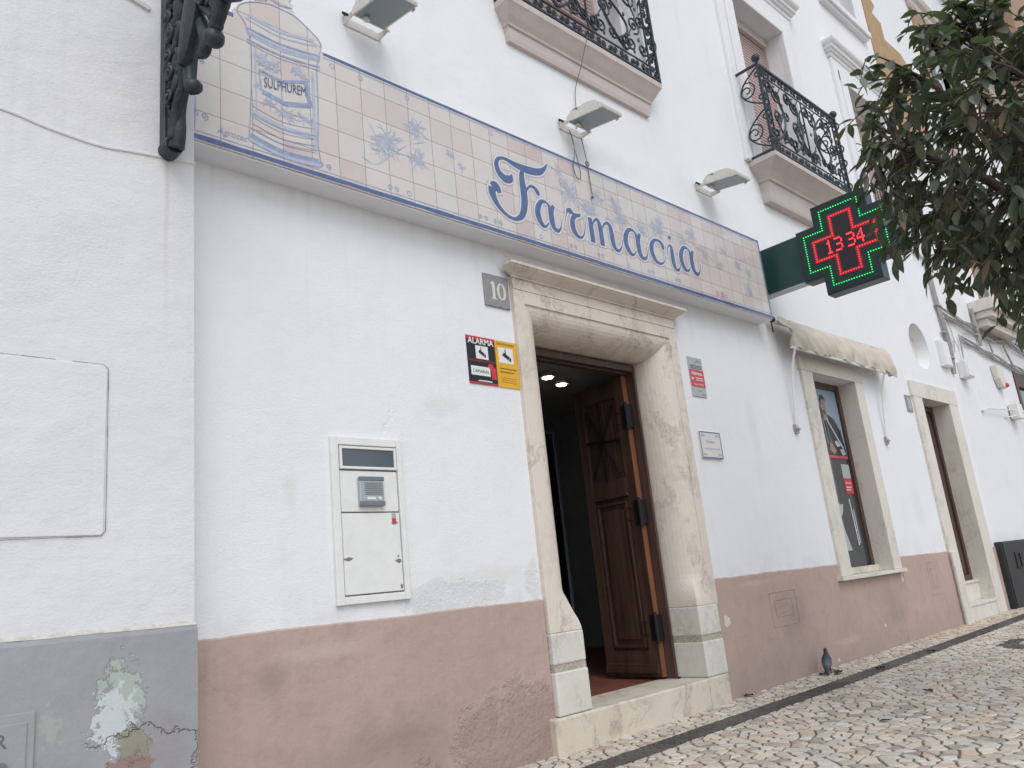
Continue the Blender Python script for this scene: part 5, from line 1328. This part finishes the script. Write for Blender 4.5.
m = MB(); m.ball((15.60, W-.10, 2.56), .045); m.build('lamp', M['red_print'], e, smooth=True)
e = empty('camera_arm', (15.2, W, 1.95), 'white security camera on a thin rod under the alarm siren', 'camera')
m = MB(); m.tube([(14.22, W-.02, 2.02), (14.3, W-.06, 2.05), (15.75, W-.09, 2.13)], .012, 6); m.tube([(14.22, W, 2.02), (14.22, W-.04, 2.02)], .03, 8); m.tube([(15.35, W, 1.99), (15.7, W-.10, 2.02)], .012, 6); m.build('rod', M['white_metal'], e)
m = MB(); m.box(15.70, 15.98, W-.16, W-.02, 1.98, 2.24); m.tube([(15.98, W-.09, 2.12), (16.7, W-.30, 2.16)], .022, 8); m.build('head', M['white_metal'], e, bevel=.012)
# black cabinet by the far door
e = empty('black_cabinet', (13.9, W-.05, gz(13.9)), 'low black metal cabinet with a recessed handle beside the far doorway', 'cabinet')
m = MB(); z0_ = gz(13.5); m.box(13.15, 14.75, W-.10, W-.008, z0_, -.03); m.build('body', M['plastic_black'], e, bevel=.008)
m = MB(); m.box(13.18, 14.72, W-.112, W-.101, z0_+.02, -.05); d_ = m.build('door', M['plastic_black'], e, bevel=.006)
m = MB(); frame_rect(m, 13.60, 13.84, -.43, -.20, .018, W-.126, W-.1125); m.box(13.62, 13.82, W-.1145, W-.1121, -.41, -.22); m.build('handle', M['dark_metal'], d_)

# ------------------------------------------------------------------ pigeon
def pigeon(x, y, z):
    m = MB()
    # rings along the spine: (along, up, halfwidth, halfheight)
    S = [(-.110,.012,.004,.003),(-.104,.018,.022,.007),(-.078,.040,.026,.014),(-.048,.068,.040,.032),(-.010,.100,.053,.048),(.018,.138,.049,.046),(.030,.166,.034,.034),(.034,.186,.023,.024),(.038,.204,.021,.022),(.048,.218,.020,.019),(.062,.221,.013,.013),(.070,.217,.006,.006),(.088,.210,.0025,.0025)]
    h = R(18); d = Vector((math.cos(h), math.sin(h), 0)); s = Vector((-d.y, d.x, 0)); up = Vector((0, 0, 1)); rows = []
    for i, (a, b, w, hh) in enumerate(S):
        q0 = S[max(i-1, 0)]; q1 = S[min(i+1, len(S)-1)]; t = (d*(q1[0]-q0[0]) + up*(q1[1]-q0[1])).normalized(); nn = s.cross(t)
        c = Vector((x, y, z)) + d*a*.9 + up*(b*.9); rows.append([c + s*w*.85*math.cos(2*math.pi*k/14) + nn*hh*.85*math.sin(2*math.pi*k/14) for k in range(14)])
    m.grid(rows, closed_v=True)
    for sd in (-1, 1):
        c = Vector((x, y, z)) + d*.012 + s*sd*.018
        m.tube([c + up*.075, c + up*.03 - d*.004, c + up*.004], [.011, .005, .004], 6)
        for an in (-.5, 0, .5): f = (d*math.cos(an) + s*math.sin(an)); m.tube([c+up*.004, c + f*.03 + up*.003], [.004, .002], 5)
        m.tube([c+up*.004, c - d*.015 + up*.003], [.004, .002], 5)
    t = NT('pigeon_feathers'); X = t.sep()
    f_ = t.ramp(t.math('ADD', X[2], t.math('MULTIPLY', t.noise(40, 3, .5), .02)), [(0, (.05, .05, .06)), (1, (.05, .05, .06))])
    zz = t.math('SUBTRACT', X[2], z)
    c = t.ramp(t.math('MULTIPLY', zz, 4.5), [(.0, (.12, .05, .04)), (.08, (.05, .04, .045)), (.17, (.02, .022, .028)), (.36, (.10, .115, .14)), (.60, (.03, .045, .065)), (.78, (.012, .018, .025)), (.93, (.02, .018, .02))])
    t.set('Base Color', c); t.set('Roughness', .55); t.set('Normal', t.bump(t.noise(120, 3, .6), .4, .003))
    o = m.build('pigeon', t.m, smooth=True); tag(o, 'dark grey pigeon standing on the pavement against the pink plinth', 'pigeon'); return o
pigeon(7.20, 3.63, gz(7.2)+.002)
# dead leaves on the pavement
rl = random.Random(4)
def dead(x, y, s, lab, col=(.03, .028, .025)):
    m = MB(); n = 8; h = rl.uniform(0, 6.28); rows = []
    for i in range(n+1):
        t = i/n; w = s*.32*math.sin(math.pi*min(1, t*1.02+.01))**.8+.001; r_ = []
        for j in (-1, 0, 1):
            a = s*(t-.5); b = w*j; zz = .005 + .22*s*abs(j)*rl.uniform(.2, 1) + .05*s*math.sin(math.pi*t)
            r_.append((x + a*math.cos(h) - b*math.sin(h), y + a*math.sin(h) + b*math.cos(h), gz(x)+zz))
        rows.append(r_)
    m.grid(rows); o = m.build('fallen_leaf', M['deadleaf'], smooth=True); tag(o, lab, 'leaf', 'fallen leaves on the pavement')
M['deadleaf'] = simple('dead_leaf', (.045, .034, .026), .6, var=.4)
dead(7.05, 3.60, .10, 'dark fallen leaf lying at the foot of the wall just left of the pigeon')
dead(7.16, 3.52, .13, 'largest dark fallen leaf, right under the pigeon')
dead(7.34, 3.68, .07, 'small dark leaf against the wall just right of the pigeon')
dead(7.45, 3.27, .09, 'dark fallen leaf lying on the black stripe nearest the pigeon')
dead(8.55, 3.22, .08, 'small dark leaf lying on the black stripe, farther right')
dead(5.95, 3.70, .08, 'small fallen leaf at the foot of the wall right of the doorstep')
dead(6.9, 1.86, .09, 'dark fallen leaf near the right edge of the pavement, left of its neighbour')
dead(6.95, 1.76, .09, 'dark curled leaf at the right edge of the pavement, below its neighbour')
dead(5.2, 2.32, .06, 'small dark leaf among the pale stones in the middle of the pavement')
dead(6.3, 2.45, .08, 'thin dark leaf among the pale stones below the black ring')

# ------------------------------------------------------------------ street tree
TC = Vector((5.70, .80, 2.44)); 
TR = empty('street_tree', (TC.x+.15, TC.y-.1, gz(6)), 'evergreen street tree with large drooping dark leaves at the right edge', 'tree')
rt = random.Random(21)
tw = MB(); fo = MB()
trunk = cr([(TC.x+.25, TC.y-.22, -1.05, .13), (TC.x+.2, TC.y-.2, 0, .105), (TC.x+.15, TC.y-.14, .8, .09), (TC.x+.08, TC.y-.05, 1.35, .075)], 6)
tk = MB(); tk.tube([p[:3] for p in trunk], [p[3] for p in trunk], 12, cap=True); tk.build('trunk', M['bark'], TR, smooth=True)
top = Vector((TC.x+.08, TC.y-.05, 1.33))
RX, RY, RZ = 1.15, 1.15, 1.20
def addleaf(p, dr, L, w):
    dr = dr.normalized(); sd = dr.cross(Vector((0, 0, 1)))
    if sd.length < .05: sd = Vector((1, 0, 0))
    sd.normalize(); sd = (sd + Vector((rt.uniform(-.5, .5), rt.uniform(-.5, .5), rt.uniform(-.35, .35)))).normalized(); sd = (sd - dr*sd.dot(dr)).normalized(); nn = sd.cross(dr)
    rows = []; c = rt.uniform(.1, .35)*L; fold = rt.uniform(.15, .5)
    for i, (t, k) in enumerate(((0, .05), (.22, .72), (.5, 1.0), (.78, .66), (1.0, .02))):
        b = p + dr*L*t - Vector((0, 0, 1))*c*t*t
        rows.append([b + sd*w*.5*k*j + nn*abs(j)*w*fold*k*.5 for j in (-1, 0, 1)])
    fo.grid(rows)
limbs = []
for k in range(11):
    a = 2*math.pi*k/11 + rt.uniform(-.2, .2); el = rt.uniform(.15, 1.2); r_ = rt.uniform(.55, .8)
    e_ = TC + Vector((RX*r_*math.cos(a)*math.cos(el), RY*r_*math.sin(a)*math.cos(el), RZ*(.9*math.sin(el)-.2)))
    mid = top.lerp(e_, .5) + Vector((rt.uniform(-.12, .12), rt.uniform(-.12, .12), rt.uniform(.0, .2)))
    pts = cr([(*top, .05), (*mid, .032), (*e_, .013)], 8); tw.tube([p[:3] for p in pts], [p[3] for p in pts], 7); limbs.append([Vector(p[:3]) for p in pts])
ntw = 0
while ntw < 600:
    d = Vector((rt.gauss(0, 1), rt.gauss(0, 1), rt.gauss(0, 1))).normalized()
    k = rt.uniform(.45, 1.0)**.5
    k *= 1 + .16*noise.noise(d*2.3) + .10*noise.noise(d*6)
    E_ = TC + Vector((d.x*RX, d.y*RY, d.z*RZ))*k
    if noise.noise(E_*2.4) < -.16 - .25*max(0, -d.z): continue
    # start from the closest limb point
    best = min((q for l_ in limbs for q in l_[4:]), key=lambda q: (q-E_).length + .3*(q-TC).length)
    ln = (E_-best).length
    S_ = best if ln < .9 else E_ + (best-E_).normalized()*.75
    mid = S_.lerp(E_, .55) + Vector((rt.uniform(-.08, .08), rt.uniform(-.08, .08), rt.uniform(.02, .14)))
    E_ = E_ - Vector((0, 0, rt.uniform(0, .12)))
    pts = cr([tuple(S_), tuple(mid), tuple(E_)], 6); n_ = len(pts)
    tw.tube(pts, [.0085*(1-.75*i/n_) for i in range(n_)], 5)
    nl = rt.randint(6, 10)
    for i in range(nl):
        t = .30 + .70*(i+rt.random())/nl; q = Vector(pts[min(n_-1, int(t*n_))]); out = (E_-S_).normalized()
        dr = out*.5 + Vector((rt.uniform(-.9, .9), rt.uniform(-.9, .9), rt.uniform(-1.0, .25)))
        addleaf(q, dr, rt.uniform(.06, .145), rt.uniform(.036, .070))
    ntw += 1
tw.build('branches', M['bark'], TR, smooth=True)
fo.build('foliage', M['leaf'], TR, smooth=True)

# ------------------------------------------------------------------ world, sun, camera
w = bpy.data.worlds.new('World'); sc.world = w; w.use_nodes = True
nt = w.node_tree; bg = nt.nodes['Background']
sky = nt.nodes.new('ShaderNodeTexSky'); sky.sky_type = 'NISHITA'; sky.sun_disc = False
SE, SA = R(52), R(205)     # sun height, compass-like angle of the sun measured from +y towards +x
sky.sun_elevation = SE; sky.sun_rotation = SA; sky.dust_density = 1.5; sky.air_density = 1.3; sky.ozone_density = 1
hs = nt.nodes.new('ShaderNodeHueSaturation'); hs.inputs['Saturation'].default_value = .50; hs.inputs['Value'].default_value = 1.0
nt.links.new(sky.outputs[0], hs.inputs['Color']); nt.links.new(hs.outputs[0], bg.inputs[0]); bg.inputs[1].default_value = .15
sl = bpy.data.lights.new('sun', 'SUN'); sl.energy = 1.0; sl.angle = R(40); sl.color = (1, .995, .99)
so = bpy.data.objects.new('sun', sl); COL.objects.link(so)
dirv = Vector((math.sin(SA)*math.cos(SE), math.cos(SA)*math.cos(SE), math.sin(SE)))
so.rotation_euler = dirv.to_track_quat('Z', 'Y').to_euler(); so.location = dirv*30

cam = bpy.data.cameras.new('camera'); co = bpy.data.objects.new('camera', cam); COL.objects.link(co)
right = Vector((0.72438594, -0.68203907, -0.1004376)); upv = Vector((-0.10078026, -0.24889007, 0.96327414)); fwd = Vector((0.68198852, 0.68766012, 0.24902854))
co.matrix_world = Matrix(((right.x, upv.x, -fwd.x, 0), (right.y, upv.y, -fwd.y, 0), (right.z, upv.z, -fwd.z, 0), (0, 0, 0, 1)))
cam.sensor_fit = 'HORIZONTAL'; cam.sensor_width = 36; cam.lens = 798.8054 * 36 / 1024
cam.clip_start = .05; cam.clip_end = 2000
sc.camera = co
sc.view_settings.view_transform = 'Standard'; sc.view_settings.look = 'None'; sc.view_settings.gamma = 1; sc.view_settings.exposure = .26
sc.render.engine = 'CYCLES'
